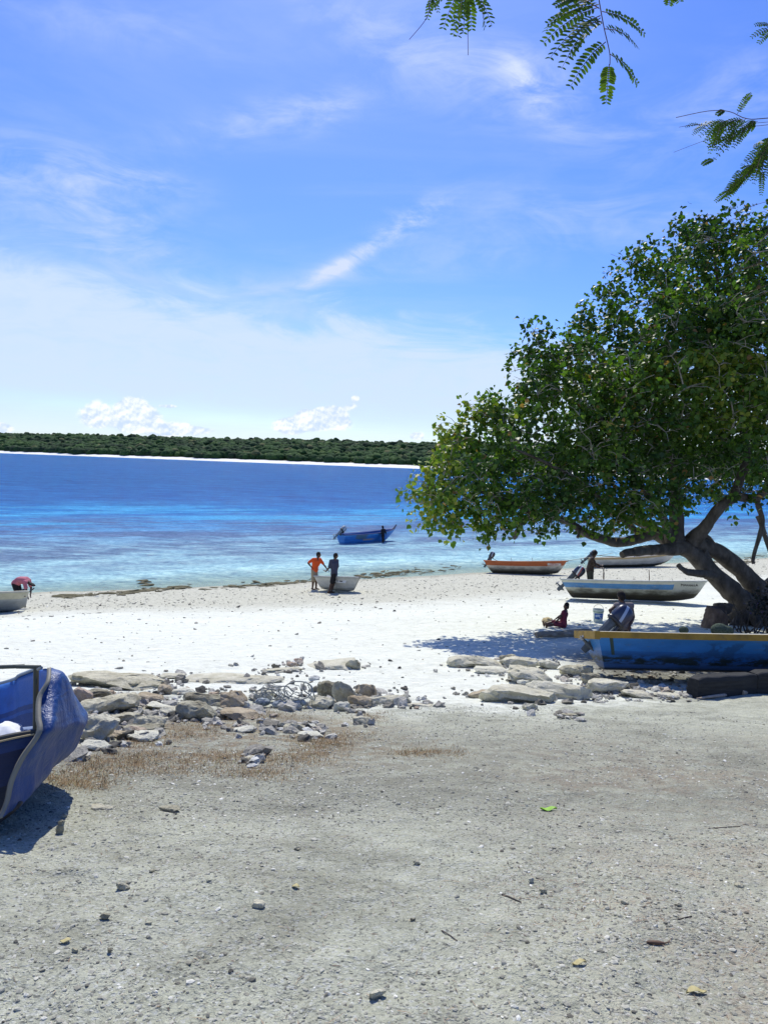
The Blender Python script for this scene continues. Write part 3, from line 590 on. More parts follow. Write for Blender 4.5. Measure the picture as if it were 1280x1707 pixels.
# cx, base y, width, height (photo px), material, label, options
ROCKS = [
 (196, 1150, 140, 30, 'grey', 'wide grey overhanging slab crowning the left rock pile, topmost of it', dict(flat=1, dep=.6, tilt=3)),
 (286, 1132, 36, 9, 'pale', 'thin pale ledge just right of the topmost grey slab', dict(flat=1, dep=.8)),
 (204, 1149, 64, 16, 'dark', 'dark tilted slab tucked under the topmost grey slab', dict(flat=1, dep=.7, tilt=-8)),
 (250, 1142, 30, 15, 'tan', 'orange-tan lump at the right end of the topmost slab', {}),
 (135, 1173, 34, 28, 'pink', 'pinkish rock beside the bow tip of the tarpaulin boat', {}),
 (170, 1168, 40, 20, 'dark', 'low dark rock right of the pinkish one near the blue boat', dict(dep=.8)),
 (180, 1190, 88, 30, 'grey', 'long grey slab lying across the left pile behind the big pale block', dict(flat=1, dep=.6, tilt=-9)),
 (247, 1175, 46, 22, 'tan', 'cream and tan block with a dark hollow in the pile middle', {}),
 (276, 1158, 24, 17, 'tan', 'small brown rounded rock on top of the pile right of centre', {}),
 (162, 1240, 58, 56, 'pale', 'big pale grey block nearest the tarpaulin boat', dict(dep=.9, npt=10, tilt=6)),
 (208, 1208, 44, 22, 'grey', 'bluish grey flat rock right of the big pale block', dict(flat=1)),
 (254, 1216, 42, 28, 'grey', 'rough grey boulder in the lower middle of the left pile', {}),
 (327, 1202, 54, 34, 'dark', 'dark domed boulder with a pale top above the dry grass', dict(npt=24)),
 (345, 1175, 72, 28, 'dark', 'dark undercut ledge behind the domed boulder', dict(flat=1, dep=.8, tilt=4)),
 (388, 1138, 146, 15, 'pale', 'very wide low pale sheet of rock sloping into the white sand', dict(flat=1, dep=.5, sink=.45)),
 (389, 1181, 38, 32, 'tan', 'pointed tan rock right of the dark undercut ledge', dict(npt=8, tilt=-18)),
 (402, 1200, 60, 22, 'tan', 'knobbly tan rock at the upper edge of the dry grass', {}),
 (286, 1196, 34, 20, 'pale', 'pale lump between the domed boulder and the tan block', {}),
 (198, 1231, 30, 13, 'tan', 'flat brown stone at the foot of the big pale block', dict(flat=1)),
 (121, 1266, 36, 26, 'pale', 'pale grey stone lying against the blue tarpaulin', {}),
 (160, 1252, 40, 17, 'white', 'whitish low rubble stone below the big pale block', {}),
 (240, 1219, 52, 15, 'dark', 'dark low stone with pale spots under the rough grey boulder', {}),
 (405, 1222, 34, 11, 'white', 'white wedge-shaped stone alone on the bare soil below the tan rocks', dict(flat=1, tilt=-12)),
 (348, 1206, 18, 5, 'white', 'tiny flat white stone beside the domed boulder', dict(flat=1)),
 (421, 1270, 28, 10, 'grey', 'flat bluish stone lying in the brown grass', dict(flat=1)),
 (234, 1236, 48, 18, 'white', 'whitish crumbling stone at the grassy foot of the left pile', {}),
 (270, 1184, 40, 14, 'white', 'bleached flat stone in the centre of the left pile', dict(flat=1)),
 (310, 1158, 34, 14, 'white', 'bleached lump behind the dark undercut ledge', {}),
 (215, 1176, 34, 16, 'pale', 'pale chunk between the long grey slab and the tan block', {}),
 (440, 1172, 30, 24, 'pale', 'pale rock at the left of the tangled net', {}),
 (553, 1116, 90, 18, 'pale', 'long grey-white ledge half buried in the white beach', dict(flat=1, dep=.9, sink=.4)),
 (588, 1116, 24, 20, 'grey', 'squared dark-faced end block of the long buried ledge', dict(npt=9)),
 (487, 1112, 18, 9, 'pink', 'reddish stone on the sand left of the long buried ledge', {}),
 (497, 1104, 13, 7, 'pink', 'small reddish pebble above its larger reddish neighbour', {}),
 (470, 1122, 60, 10, 'pale', 'low pale ledge just showing through sand left of the buried ledge', dict(flat=1, sink=.5)),
 (544, 1164, 33, 32, 'dark', 'dark round boulder behind the tall leaning slab', dict(npt=26)),
 (576, 1176, 34, 50, 'grey', 'tall grey slab leaning to the right, highest rock of the middle group', dict(npt=10, tilt=-32, dep=.5)),
 (610, 1164, 32, 27, 'tan', 'blocky tan rock right of the tall leaning slab', dict(npt=9)),
 (600, 1180, 36, 22, 'tan', 'knobbly yellow-tan rock at the foot of the tall leaning slab', {}),
 (569, 1186, 24, 18, 'white', 'whitish stone in front of the tall leaning slab', {}),
 (537, 1182, 38, 24, 'pale', 'cream rock left of the tall leaning slab', {}),
 (642, 1174, 50, 18, 'pale', 'flat pale rock with a dark gap beneath it, right of the tan blocks', dict(flat=1)),
 (671, 1175, 20, 18, 'grey', 'rough grey knob at the right end of the middle rocks', {}),
 (699, 1178, 40, 7, 'pale', 'thin low pale stone trailing off right of the middle rocks', dict(flat=1)),
 (602, 1208, 26, 14, 'grey', 'small dark-edged stone alone on the soil in front of the leaning slab', dict(flat=1)),
 (458, 1212, 30, 14, 'white', 'white pointed stone in the grass left of the stone heap', {}),
 (492, 1222, 34, 21, 'grey', 'grey stone with dark shaded face in the grassy stone heap', {}),
 (518, 1230, 36, 12, 'white', 'flat white stone lowest in the grassy stone heap', dict(flat=1)),
 (516, 1217, 19, 12, 'white', 'white stone lying on the right shoulder of the grey heap stone', {}),
 (793, 1114, 84, 24, 'pale', 'long cream rock at the far left edge of the right outcrop', dict(dep=.6)),
 (845, 1101, 26, 12, 'dark', 'greenish dark rock behind the right outcrop beside tree shade', {}),
 (863, 1114, 58, 22, 'pale', 'lumpy cream rocks heaped at the back of the right outcrop', {}),
 (821, 1124, 54, 13, 'white', 'narrow whitish ledge in the upper left of the right outcrop', dict(flat=1)),
 (880, 1140, 72, 28, 'pale', 'tilted cream slab with a brown cut face in the right outcrop', dict(flat=1, dep=.8, tilt=7)),
 (862, 1172, 112, 34, 'pale', 'largest sloping cream slab at the front of the right outcrop', dict(flat=1, dep=.7, tilt=5, sink=.3)),
 (932, 1166, 90, 33, 'pale', 'broad domed cream slab with a shadowed gap, right front of the outcrop', dict(flat=1, dep=.8, tilt=5, sink=.25)),
 (799, 1164, 34, 17, 'tan', 'small brown hollow rock at the left foot of the largest cream slab', {}),
 (871, 1142, 18, 10, 'white', 'small white stone wedged between the two sloping slabs', {}),
 (1010, 1156, 62, 24, 'pale', 'pale knobbly boulder just in front of the yellow-railed boat stern', dict(npt=22)),
 (912, 1116, 30, 16, 'white', 'white chunk behind the tilted cream slab', {}),
 (958, 1130, 46, 24, 'grey', 'gravelly grey mound of rock below the boat stern', {}),
 (986, 1140, 34, 20, 'dark', 'dark stone in the shadow under the stern of the blue boat', {}),
 (883, 1184, 24, 16, 'pale', 'half-buried stone in the soil below the largest cream slab', dict(sink=.5)),
 (948, 1196, 24, 8, 'grey', 'flat dark chip on the soil in front of the right outcrop', dict(flat=1)),
 (1060, 1164, 42, 14, 'pale', 'low pale stones left of the black timber', {}),
 (1110, 1164, 36, 9, 'pale', 'flat pale stone touching the left of the black timber', dict(flat=1)),
]
FG_ROCKS = [
 (207, 1484, 24, 15, 'grey', 'bluish grey angular stone in open gravel below the boat shadow', {}),
 (176, 1534, 17, 14, 'dark', 'dark squarish stone left of centre in the foreground gravel', dict(npt=9)),
 (431, 1514, 24, 12, 'grey', 'smooth oval grey pebble, largest rounded one in the foreground', dict(npt=40, rough=.02)),
 (126, 1588, 11, 8, 'dark', 'leftmost dark pebble of a row of three near the lower left', {}),
 (142, 1584, 8, 7, 'dark', 'middle dark pebble of the row of three near the lower left', {}),
 (183, 1590, 7, 10, 'dark', 'rightmost thin upright pebble of the row of three near the lower left', {}),
 (694, 1442, 13, 9, 'grey', 'small square grey-brown stone in the middle foreground', dict(npt=9)),
 (688, 1536, 9, 7, 'dark', 'round dark pebble below the small square stone', {}),
 (255, 1455, 12, 7, 'dark', 'small dark stone right of the bluish grey angular one', {}),
 (349, 1472, 9, 6, 'dark', 'dark pebble above and left of the smooth oval pebble', {}),
 (283, 1354, 38, 10, 'dark', 'flat dark-edged stone sliver on the gravel right of boat shadow', dict(flat=1)),
 (172, 1350, 40, 9, 'pale', 'pale broken stone pieces beside the boat shadow edge', dict(flat=1)),
 (101, 1391, 13, 30, 'grey', 'upright grey stone standing on the edge of the boat shadow', dict(npt=10)),
 (107, 1364, 10, 8, 'pale', 'little round pale stone touching the top of the upright one', {}),
 (496, 1418, 13, 6, 'dark', 'thin triangular dark chip on the upper middle gravel', dict(npt=7)),
 (628, 1668, 28, 16, 'pale', 'knobbly whitish coral piece at the bottom edge', {}),
 (904, 1490, 14, 11, 'grey', 'pale grey roundish stone right of centre in the foreground', dict(npt=30)),
 (885, 1472, 9, 11, 'white', 'tiny white stone just above the pale grey roundish one', {}),
 (1040, 1508, 13, 8, 'grey', 'blue-grey pebble in the litter on the right', {}),
 (1130, 1512, 12, 7, 'dark', 'dark chip beside dry twigs on the right foreground', {}),
 (248, 1542, 12, 6, 'grey', 'narrow grey pebble between the dark squarish stone and oval one', {}),
 (1232, 1480, 16, 9, 'grey', 'oval grey pebble near the right edge of the gravel', dict(npt=30)),
]
def put_rock(i, r, grp, name):
    cx, by, w, h, mt, lab, o = r; g = ground(cx, by); k = (g - Vector((0, 0, CAM_H))).length / FPX
    wd, ht = w * k, h * k; fs = .80 if name == 'stone' else 1.06; wd *= fs; ht *= fs * (.78 if name == 'stone' else .86); cosd = .93
    dp = wd * o.get('dep', .75); dpv = dp * (CAM_H - g.z) / g.y
    if name == 'rock': ht = max(ht * 1.0 - dpv * .35, ht * .55)
    sink = o.get('sink', .12)
    me = rock_mesh((wd * 1.06, dp, ht * (1 + sink)), i * 7 + 3, o.get('rough', .10), o.get('flat', False), 5 if w * h > 350 else 3, .015 if o.get('flat') else 0, o.get('npt', 13))
    me.materials.append(RK[mt]); ob = bpy.data.objects.new(name, me); col.objects.link(ob)
    yy = g.y + dp * .45; xx = g.x * yy / g.y
    ob.location = (xx, yy, max(gz(xx, yy), g.z - .05) + ht * (.5 - sink * .5)); ob.rotation_euler = (R(-6), R(o.get('tilt', 0)), R(rnd.uniform(-12, 12)))
    tag(ob, lab, 'rock' if name == 'rock' else 'stone', grp)
for i, r in enumerate(ROCKS): put_rock(i, r, 'limestone rocks along the edge of the beach', 'rock')
for i, r in enumerate(FG_ROCKS): put_rock(100 + i, r, 'loose stones on the foreground gravel', 'stone')

# ------------------------------------------------------------------ countless small things
def on_ground(x, y, lift): return np.stack([x, y, terrain(x, y) + lift], -1)
IC0, IC1 = ico(1), ico(2)
m, t, p, out = newmat('gravel_stone'); a = t.new('ShaderNodeAttribute'); a.attribute_name = 'tint'
t.put(p.inputs['Base Color'], t.ramp(a.outputs['Fac'], [(0, (.07, .065, .05)), (.25, (.20, .19, .145)), (.6, (.37, .36, .285)), (.85, (.53, .515, .42)), (1, (.72, .71, .62))])); p.inputs['Roughness'].default_value = .9
GR = m
n = 62000; y = 1.7 * (9.8 / 1.7) ** (rng.random(n) ** .8); x = rng.uniform(-.60, .60, n) * y
dens = np.clip(.45 + 1.6 * fbm(x * 1.1, y * 1.1, 3) + .9 * np.exp(-((x + 1.0) ** 2 / 1.2 + (y - 5.2) ** 2 / 1.6)) , .08, 1); k = rng.random(n) < dens; x, y = x[k], y[k]; n = len(x)
s = np.minimum(rng.lognormal(-5.55, .50, n), .012) * (.75 + .07 * y)
sc = np.stack([s * rng.uniform(.8, 1.7, n), s * rng.uniform(.7, 1.2, n), s * rng.uniform(.35, .75, n)], -1)
tag(scatter('gravel', IC0, on_ground(x, y, s * .1), sc, rng.random(n) * 6.3, GR, {'tint': np.clip(rng.normal(.55, .2, n), 0, 1)}, rng.normal(0, .25, n), .35, False), 'loose grey gravel and grit scattered over the foreground soil', 'gravel', kind='stuff')
# rubble between the rocks
m, t, p, out = newmat('rubble_stone'); a = t.new('ShaderNodeAttribute'); a.attribute_name = 'tint'; oc = t.new('ShaderNodeTexCoord').outputs['Object']
cr = t.ramp(a.outputs['Fac'], [(0, (.09, .085, .07)), (.3, (.27, .25, .20)), (.6, (.50, .48, .41)), (.8, (.62, .60, .52)), (.93, (.50, .38, .26)), (1, (.72, .72, .66))])
t.put(p.inputs['Base Color'], t.mix(1.0, cr, t.ramp(t.noise(oc, 22, 5, .7), [(.35, (.55, .55, .52)), (.6, (1, 1, 1))]), 'MULTIPLY')); p.inputs['Roughness'].default_value = .95; RUB = m
t.put(p.inputs['Normal'], t.bump(t.noise(oc, 60, 5, .7), .8, .02))
PX = []; 
for (cx, by, w, h, mt, lab, o) in ROCKS:
    for q in range(int(9 + w / 4)):
        PX.append((cx + rnd.gauss(0, w * .50), by - h * .3 + rnd.gauss(0, 5)))
for q in range(260): PX.append((rnd.uniform(940, 1150), rnd.uniform(1108, 1172)))
for q in range(200): x_ = rnd.uniform(120, 680); PX.append((x_, rnd.uniform(1146, 1222 - .09 * (x_ - 120))))
G = np.array([ground(a, max(b, 1100))[:] for a, b in PX]); n = len(G); s = np.minimum(rng.lognormal(-3.55, .55, n), .10)
tag(scatter('rubble', IC1, G + np.array([0, 0, .012]), np.stack([s * rng.uniform(.9, 1.6, n), s, s * rng.uniform(.4, .8, n)], -1), rng.random(n) * 6.3, RUB, {'tint': np.clip(rng.normal(.55, .28, n), 0, 1)}, rng.normal(0, .35, n), .75, False), 'broken pale coral rubble filling the gaps between the rocks', 'rubble', kind='stuff')
# dark flecks of coral and shell on the white beach
n = 19000; y = rng.uniform(10, 52, n) ; x = rng.uniform(-.6, .62, n) * y; ye = yeff(x, y)
k = (ye > 12) & (ye < 40) & (rng.random(n) < (.10 + .90 * sstep(ye, 23, 33))); x, y = x[k], y[k]; n = len(x); s = np.minimum(rng.lognormal(-4.15, .55, n), .06)
tag(scatter('coral_fragments', IC0, on_ground(x, y, s * .1), np.stack([s * rng.uniform(1, 2.2, n), s, s * .5], -1), rng.random(n) * 3.1, GR, {'tint': np.clip(rng.normal(.42, .25, n), 0, 1)}, rng.normal(0, .3, n), .35, True), 'small grey coral fragments strewn over the white beach', 'coral', kind='stuff')
# seaweed and low reef rock along the water's edge
pts = []
for (a, b_, yy, dn) in [(95, 160, 993, 26), (170, 190, 990, 6), (200, 262, 986, 34), (258, 320, 982, 16), (330, 400, 980, 8), (380, 440, 977, 14), (430, 540, 972, 40), (600, 700, 959, 46), (700, 770, 953, 10), (236, 246, 976, 5), (1215, 1260, 938, 30), (1180, 1230, 936, 10), (1240, 1278, 930, 12)]:
    for q in range(int(dn * 2.2)):
        f = rnd.random(); pts.append(ground(a + (b_ - a) * f, yy - (b_ - a) * (f - .5) * .09 + rnd.gauss(0, 1.6))[:])
G = np.array(pts); n = len(G); s = np.minimum(rng.lognormal(-2.75, .55, n), .2)
WEED = nmat('dark_seaweed', [(.3, (.05, .05, .025)), (.6, (.17, .15, .08)), (.8, (.34, .31, .2))], 4, 6, .9, .8, 14, .03)
G[:, 2] = np.maximum(G[:, 2], 0)
tag(scatter('seaweed_wrack', IC1, G, np.stack([s * rng.uniform(1.2, 3, n), s, s * .38], -1), rng.normal(.3, .4, n), WEED, None, rng.normal(0, .1, n), .4, True), 'dark brown wrack and low reef rock along the water edge', 'seaweed', kind='stuff')
# litter: short dry bits of stalk and leaf
def blades(name, P, L, w, elev, mats, tint, lab, cat, curve=.3):
    n = len(P); az_ = rng.random(n) * 6.283; T = np.stack([np.cos(az_) * np.cos(elev), np.sin(az_) * np.cos(elev), np.sin(elev)], -1); A = np.stack([-np.sin(az_), np.cos(az_), 0 * az_], -1)
    V = np.empty((n, 6, 3)); dn = np.array([0, 0, -1.0])
    for i, (f, ww) in enumerate(((0, 1), (.55, .8), (1, .25))):
        c = P + T * (L * f)[:, None] + dn * (L * curve * f * f)[:, None]
        V[:, 2 * i] = c - A * (w * ww / 2)[:, None]; V[:, 2 * i + 1] = c + A * (w * ww / 2)[:, None]
    k = np.arange(n)[:, None] * 6; F = np.concatenate([k + [[0, 1, 3, 2]], k + [[2, 3, 5, 4]]])
    return tag(mesh_np(name, V.reshape(-1, 3), F, mats, None, True, {'tint': np.repeat(tint, 6)}), lab, cat, kind='stuff')
m, t, p, out = newmat('dry_litter'); a = t.new('ShaderNodeAttribute'); a.attribute_name = 'tint'
t.put(p.inputs['Base Color'], t.ramp(a.outputs['Fac'], [(0, (.07, .045, .03)), (.4, (.20, .13, .085)), (.7, (.34, .24, .15)), (1, (.55, .46, .32))])); p.inputs['Roughness'].default_value = .9; LIT = m
n = 26000; y = 1.7 * (9.0 / 1.7) ** (rng.random(n) ** .9); x = rng.uniform(-.58, .58, n) * y
f = sstep(x - .1 * (y - 2), -.4, 1.3); k = rng.random(n) < np.clip(.06 + f * (.35 + 2.4 * fbm(x * 1.3 + 4, y * 1.3, 3)), .05, 1); x, y = x[k], y[k]; n = len(x)
blades('dry_litter', on_ground(x, y, .004), np.minimum(rng.lognormal(-4.0, .5, n), .06), rng.uniform(.0012, .0030, n), rng.normal(0, .12, n), LIT, np.clip(rng.normal(.5, .25, n), 0, 1), 'fine brown leaf litter and stalks strewn over the grey soil', 'leaf litter', 0)
# dry grass on the rim
pts = []
for (cx, cy, rx, ry, nn) in [(180, 1280, 80, 18, 90), (250, 1268, 90, 14, 90), (330, 1212, 50, 10, 70), (300, 1225, 40, 8, 30), (420, 1188, 50, 9, 60), (440, 1290, 40, 10, 40), (470, 1268, 60, 8, 60), (540, 1240, 40, 8, 60), (560, 1230, 70, 8, 50), (620, 1195, 16, 8, 40), (700, 1255, 60, 6, 70), (120, 1300, 40, 14, 60), (380, 1262, 60, 10, 60), (240, 1240, 40, 8, 30), (480, 1196, 60, 8, 50), (160, 1310, 40, 10, 24), (330, 1285, 60, 12, 30), (520, 1256, 30, 8, 30)]:
    for q in range(nn):
        g = ground(cx + rnd.gauss(0, rx * .55), cy + rnd.gauss(0, ry * .55)); 
        m_ = rnd.randint(14, 64); sp = rnd.uniform(.02, .14)
        for e in range(m_): pts.append((g.x + rnd.gauss(0, sp), g.y + rnd.gauss(0, sp)))
G = np.array(pts); n = len(G); m, t, p, out = newmat('dry_grass'); a = t.new('ShaderNodeAttribute'); a.attribute_name = 'tint'
t.put(p.inputs['Base Color'], t.ramp(a.outputs['Fac'], [(0, (.09, .065, .03)), (.45, (.22, .14, .06)), (.8, (.36, .25, .12)), (1, (.22, .25, .08))])); p.inputs['Roughness'].default_value = .85
print('grass', n)
blades('dry_grass', on_ground(G[:, 0], G[:, 1], -.005), np.minimum(rng.lognormal(-3.25, .45, n), .10), rng.uniform(.0018, .0045, n), rng.uniform(-.05, 1.2, n), m, np.clip(rng.normal(.5, .22, n), 0, 1), 'low brown dry grass growing on the rim of the bank', 'grass', .35)
# fallen leaves, pod and twigs that can be pointed at
def flat_leaf(px, py, w, mt, name, lab, cat, asp=.45, seed=1):
    g = ground(px, py); k = (g - Vector((0, 0, CAM_H))).length / FPX; L = w * k; V = []; F = []
    for i in range(9):
        f = i / 8; hw = L * asp * math.sin(math.pi * min(.98, f + .02)) ** .8 * .6
        for j in (-1, 0, 1): V.append(((f - .5) * L, hw * j, L * (.10 * abs(j) + .07 * math.sin(f * 7 + seed)) + .006)); 
    for i in range(8):
        for j in range(2): F.append((i * 3 + j, i * 3 + j + 1, i * 3 + j + 4, i * 3 + j + 3))
    o = mesh_np(name, V, F, mt); o.location = (g.x, g.y, g.z); o.rotation_euler = (R(-8), 0, R(seed * 13 % 40 - 20)); so = o.modifiers.new('thickness', 'SOLIDIFY'); so.thickness = .0012
    tag(o, lab, cat)
GL = nmat('fresh_green_leaf', [(.3, (.17, .36, .03)), (.7, (.26, .47, .05))], 30, 3, .5); YL = nmat('yellow_leaf', [(.3, (.34, .29, .12)), (.7, (.50, .45, .24))], 30, 3, .6)
flat_leaf(914, 1352, 26, GL, 'leaf', 'bright green leaf lying on the grey gravel', 'leaf', .45, 2)
flat_leaf(1160, 1657, 28, YL, 'leaf', 'curled pale yellow leaf near the bottom right corner', 'leaf', .4, 5)
flat_leaf(965, 1609, 22, YL, 'leaf', 'faded yellow leaf lying left of the brown pod', 'leaf', .4, 3)
flat_leaf(110, 1572, 14, YL, 'leaf', 'small yellow leaf scrap above the row of dark pebbles', 'leaf', .7, 9)
flat_leaf(493, 1480, 12, YL, 'leaf', 'tiny yellow leaf scrap right of the smooth oval pebble', 'leaf', .7, 4)
g = ground(1092, 1574); mb = MB(); mb.ell((0, 0, .006), (.034, .009, .007), None, 14, 8); mb.tube([(.03, 0, .006), (.045, .004, .009), (.055, .002, .008)], [.003, .0018, .0012], 6)
o = mb.build('seed_pod', nmat('brown_pod', [(.3, (.07, .04, .025)), (.7, (.17, .10, .06))], 40, 4, .6), None, True); o.location = g; o.rotation_euler = (0, 0, R(-4)); tag(o, 'dark brown seed pod lying on litter at lower right', 'seed pod')
def twig(lst, r, lab, mt=BARK):
    P = [ground(a, b) + Vector((0, 0, r * .8)) for a, b in lst]; mb = MB(); mb.tube([p - P[0] for p in P], [r * (1 - .5 * i / len(P)) for i in range(len(P))], 6); o = mb.build('twig', mt, None, True); o.location = P[0]; tag(o, lab, 'twig')
twig([(836, 1492), (850, 1497), (868, 1505)], .004, 'short dark twig beside two stones in the mid foreground')
twig([(736, 1552), (750, 1560), (762, 1569)], .0025, 'thin straight twig left of the faded yellow leaf')
twig([(1130, 1534), (1144, 1530), (1152, 1528)], .003, 'short curved twig left of the litter on the right')
twig([(1180, 1382), (1205, 1380), (1232, 1378), (1245, 1374)], .003, 'long thin twig on the gravel far right')
P = [(1160, 1168), (1180, 1165), (1205, 1162), (1222, 1156), (1236, 1158), (1256, 1154), (1275, 1156), (1300, 1152)]
G_ = [ground(a, b) + Vector((0, 0, .03)) for a, b in P]; mb = MB(); mb.tube([q - G_[0] for q in G_], [.012, .022, .03, .04, .045, .05, .045, .04], 10); o = mb.build('driftwood', nmat('bleached_wood', [(.3, (.24, .20, .15)), (.7, (.46, .40, .33))], 6, 6, .9, .6, 20, .02), None, True); o.location = G_[0]; tag(o, 'crooked bleached driftwood root in front of the black timber', 'driftwood')

# ------------------------------------------------------------------ boats
def paint(name, bands, wear=(.32, .28, .22), wamt=.35, rough=.45, grime=(.07, .065, .045), glo=.0, ghi=.45, gamt=.8, extra=None, scale=3.0):
    """hull paint: horizontal bands up the side (UV y), chipped to wood, weed and grime low on the hull"""
    m, t, p, out = newmat(name); uv = t.new('ShaderNodeUVMap').outputs[0]; U, V_, _ = t.sep(uv); oc = t.new('ShaderNodeTexCoord').outputs['Object']
    n = t.noise(t.scale(oc, (.6, 1, 1.6)), scale, 7, .68); nf = t.noise(t.scale(oc, (.5, 1, 2.5)), scale * 5, 6, .7)
    vv = t.m('ADD', V_, t.m('MULTIPLY', t.m('SUBTRACT', nf, .5), .03)); c = t.ramp(vv, bands, 'CONSTANT')
    c = t.mix(1.0, c, t.ramp(n, [(.3, (.78, .78, .78)), (.6, (1.05, 1.05, 1.05))]), 'MULTIPLY')
    if extra: c = extra(t, c, U, V_, oc)
    c = t.mix(t.m('MULTIPLY', t.ss(nf, .58, .66), wamt), c, wear); c = t.mix(t.m('MULTIPLY', t.ss(t.noise(t.scale(oc, (6, 6, .5)), 2.0, 5, .7), .56, .74), .35), c, tuple(v * .6 for v in wear))
    g = t.m('ADD', V_, t.m('MULTIPLY', t.m('SUBTRACT', n, .5), .75)); c = t.mix(t.m('MULTIPLY', t.ss(g, ghi, glo), gamt), c, grime)
    t.put(p.inputs['Base Color'], c); p.inputs['Roughness'].default_value = rough; p.inputs['Specular IOR Level'].default_value = .35
    t.put(p.inputs['Normal'], t.bump(t.m('ADD', nf, t.m('MULTIPLY', t.noise(oc, 60, 4, .7), .4)), .5, .008))
    return m
WOOD = nmat('weathered_wood', [(.3, (.16, .12, .085)), (.5, (.30, .24, .18)), (.75, (.44, .38, .30))], 4, 7, .85, .5, 22, .008, (.5, 3, 3))
DARKM = nmat('dark_plastic', [(.3, (.018, .018, .02)), (.7, (.045, .045, .05))], 8, 4, .4, spec=.5)
METAL = nmat('dull_metal', [(.3, (.20, .21, .21)), (.7, (.42, .43, .43))], 8, 5, .45, metal=.6)

def hull_mesh(name, L, B, H, m_out, m_in, parent, rake_b=.5, rake_s=.25, sheer=.25, bowup=.5, sw=.75, th=.035, vee=.55, n=34, nv=10, bs=0.0):
    V = []; UV = []; F = []; us = [i / n for i in range(n + 1)]; vs = [j / nv for j in range(nv + 1)]
    def P(u, v, sgn):
        w = B / 2 * ((sw + (1 - sw) * math.sin(min(u / .5, 1) * math.pi / 2)) if u < .5 else (1 - ((u - .5) / .5) ** 2.3) ** .85 if u < 1 else 0)
        w = max(w, .012); kz = H * bowup * max(0, (u - .72) / .28) ** 2.2; gz_ = H + sheer * max(0, (u - .25) / .75) ** 2 + bs * max(0, (.3 - u) / .3) ** 2
        xk = u * (L - rake_b); xg = -rake_s + u * (L + rake_s); x = xk + (xg - xk) * v
        bot = vee + (1 - vee) * 0; yy = w * (min(1, (v / .22)) ** .8 * .72 + .28 * v) if v < .22 else w * (.72 * 1 + .28 * v)
        yy = w * (v ** .42 * bot + v * (1 - bot)); zz = kz + (gz_ - kz) * (v ** 1.25)
        return Vector((x, sgn * yy, zz))
    rows = [(-1, v) for v in reversed(vs)] + [(1, v) for v in vs[1:]]; nrw = len(rows)
    for u in us:
        for (sg, v) in rows: V.append(P(u, v, sg)); UV.append((u, v))
    for i in range(n):
        for j in range(nrw - 1): F.append((i * nrw + j, (i + 1) * nrw + j, (i + 1) * nrw + j + 1, i * nrw + j + 1))
    # transom: rows of faces between the two sides
    for j in range(nv):
        a, b = j, nrw - 1 - j; c, d = j + 1, nrw - 2 - j
        F.append((a, c, d, b) if c != d else (a, c, b))
    o = mesh_np(name, V, F, [m_out, m_in], parent, True, uv=UV); so = o.modifiers.new('shell', 'SOLIDIFY'); so.thickness = th; so.offset = 1 if False else -1; so.material_offset = 1; so.material_offset_rim = 1; so.use_even_offset = False
    bm = bmesh.new(); bm.from_mesh(o.data); bmesh.ops.recalc_face_normals(bm, faces=bm.faces[:]); 
    # outside must face outwards
    cen = Vector((L / 2, 0, H * .8)); f0 = min(bm.faces, key=lambda f: f.calc_center_median().z)
    if f0.normal.z > 0: bmesh.ops.reverse_faces(bm, faces=bm.faces[:])
    bm.to_mesh(o.data); bm.free(); o.data.set_sharp_from_angle(angle=R(50))
    return o, P
def boat_fittings(P, parent, L, B, H, m_rail, m_seat, rail=(.035, .03), seats=(.25, .5, .75), floor=True, m_floor=None, ribs=False):
    rb = MB(); 
    for sg in (-1, 1):
        pts = [P(i / 40, 1, sg) + Vector((0, sg * .008, .004)) for i in range(41)]; rb.tube(pts, rail[0], 8, True, rail[1] / rail[0])
    a, b = P(0, 1, -1), P(0, 1, 1); rb.tube([a, b], rail[0] * 1.05, 8); rb.build('gunwale', m_rail, parent, True)
    for k, s in enumerate(seats):
        a, b = P(s, .80, -1), P(s, .80, 1); mb = MB(); mb.box((a + b) / 2, (.24, abs(b.y - a.y) - .07, .035), None, (1, 1), .01); mb.build('seat', m_seat, parent, bevel=.004)
    if floor:
        V = []; F = []
        for i in range(21):
            u = .02 + .86 * i / 20
            for sg in (-1, 1): p = P(u, .16, sg); p.y -= sg * .03; V.append((p.x, p.y, p.z + .03))
        for i in range(20): F.append((2 * i, 2 * i + 2, 2 * i + 3, 2 * i + 1))
        o = mesh_np('floorboards', V, F, m_floor or m_seat, parent, False); so = o.modifiers.new('thick', 'SOLIDIFY'); so.thickness = .02
    if ribs:
        mb = MB()
        for i in range(1, 12):
            u = i / 13
            for sg in (-1, 1):
                pts = [P(u, v, sg) + Vector((0, -sg * .045, .01)) for v in (.2, .4, .6, .8, .96)]; mb.tube(pts, .014, 5)
        mb.build('ribs', m_seat, parent)

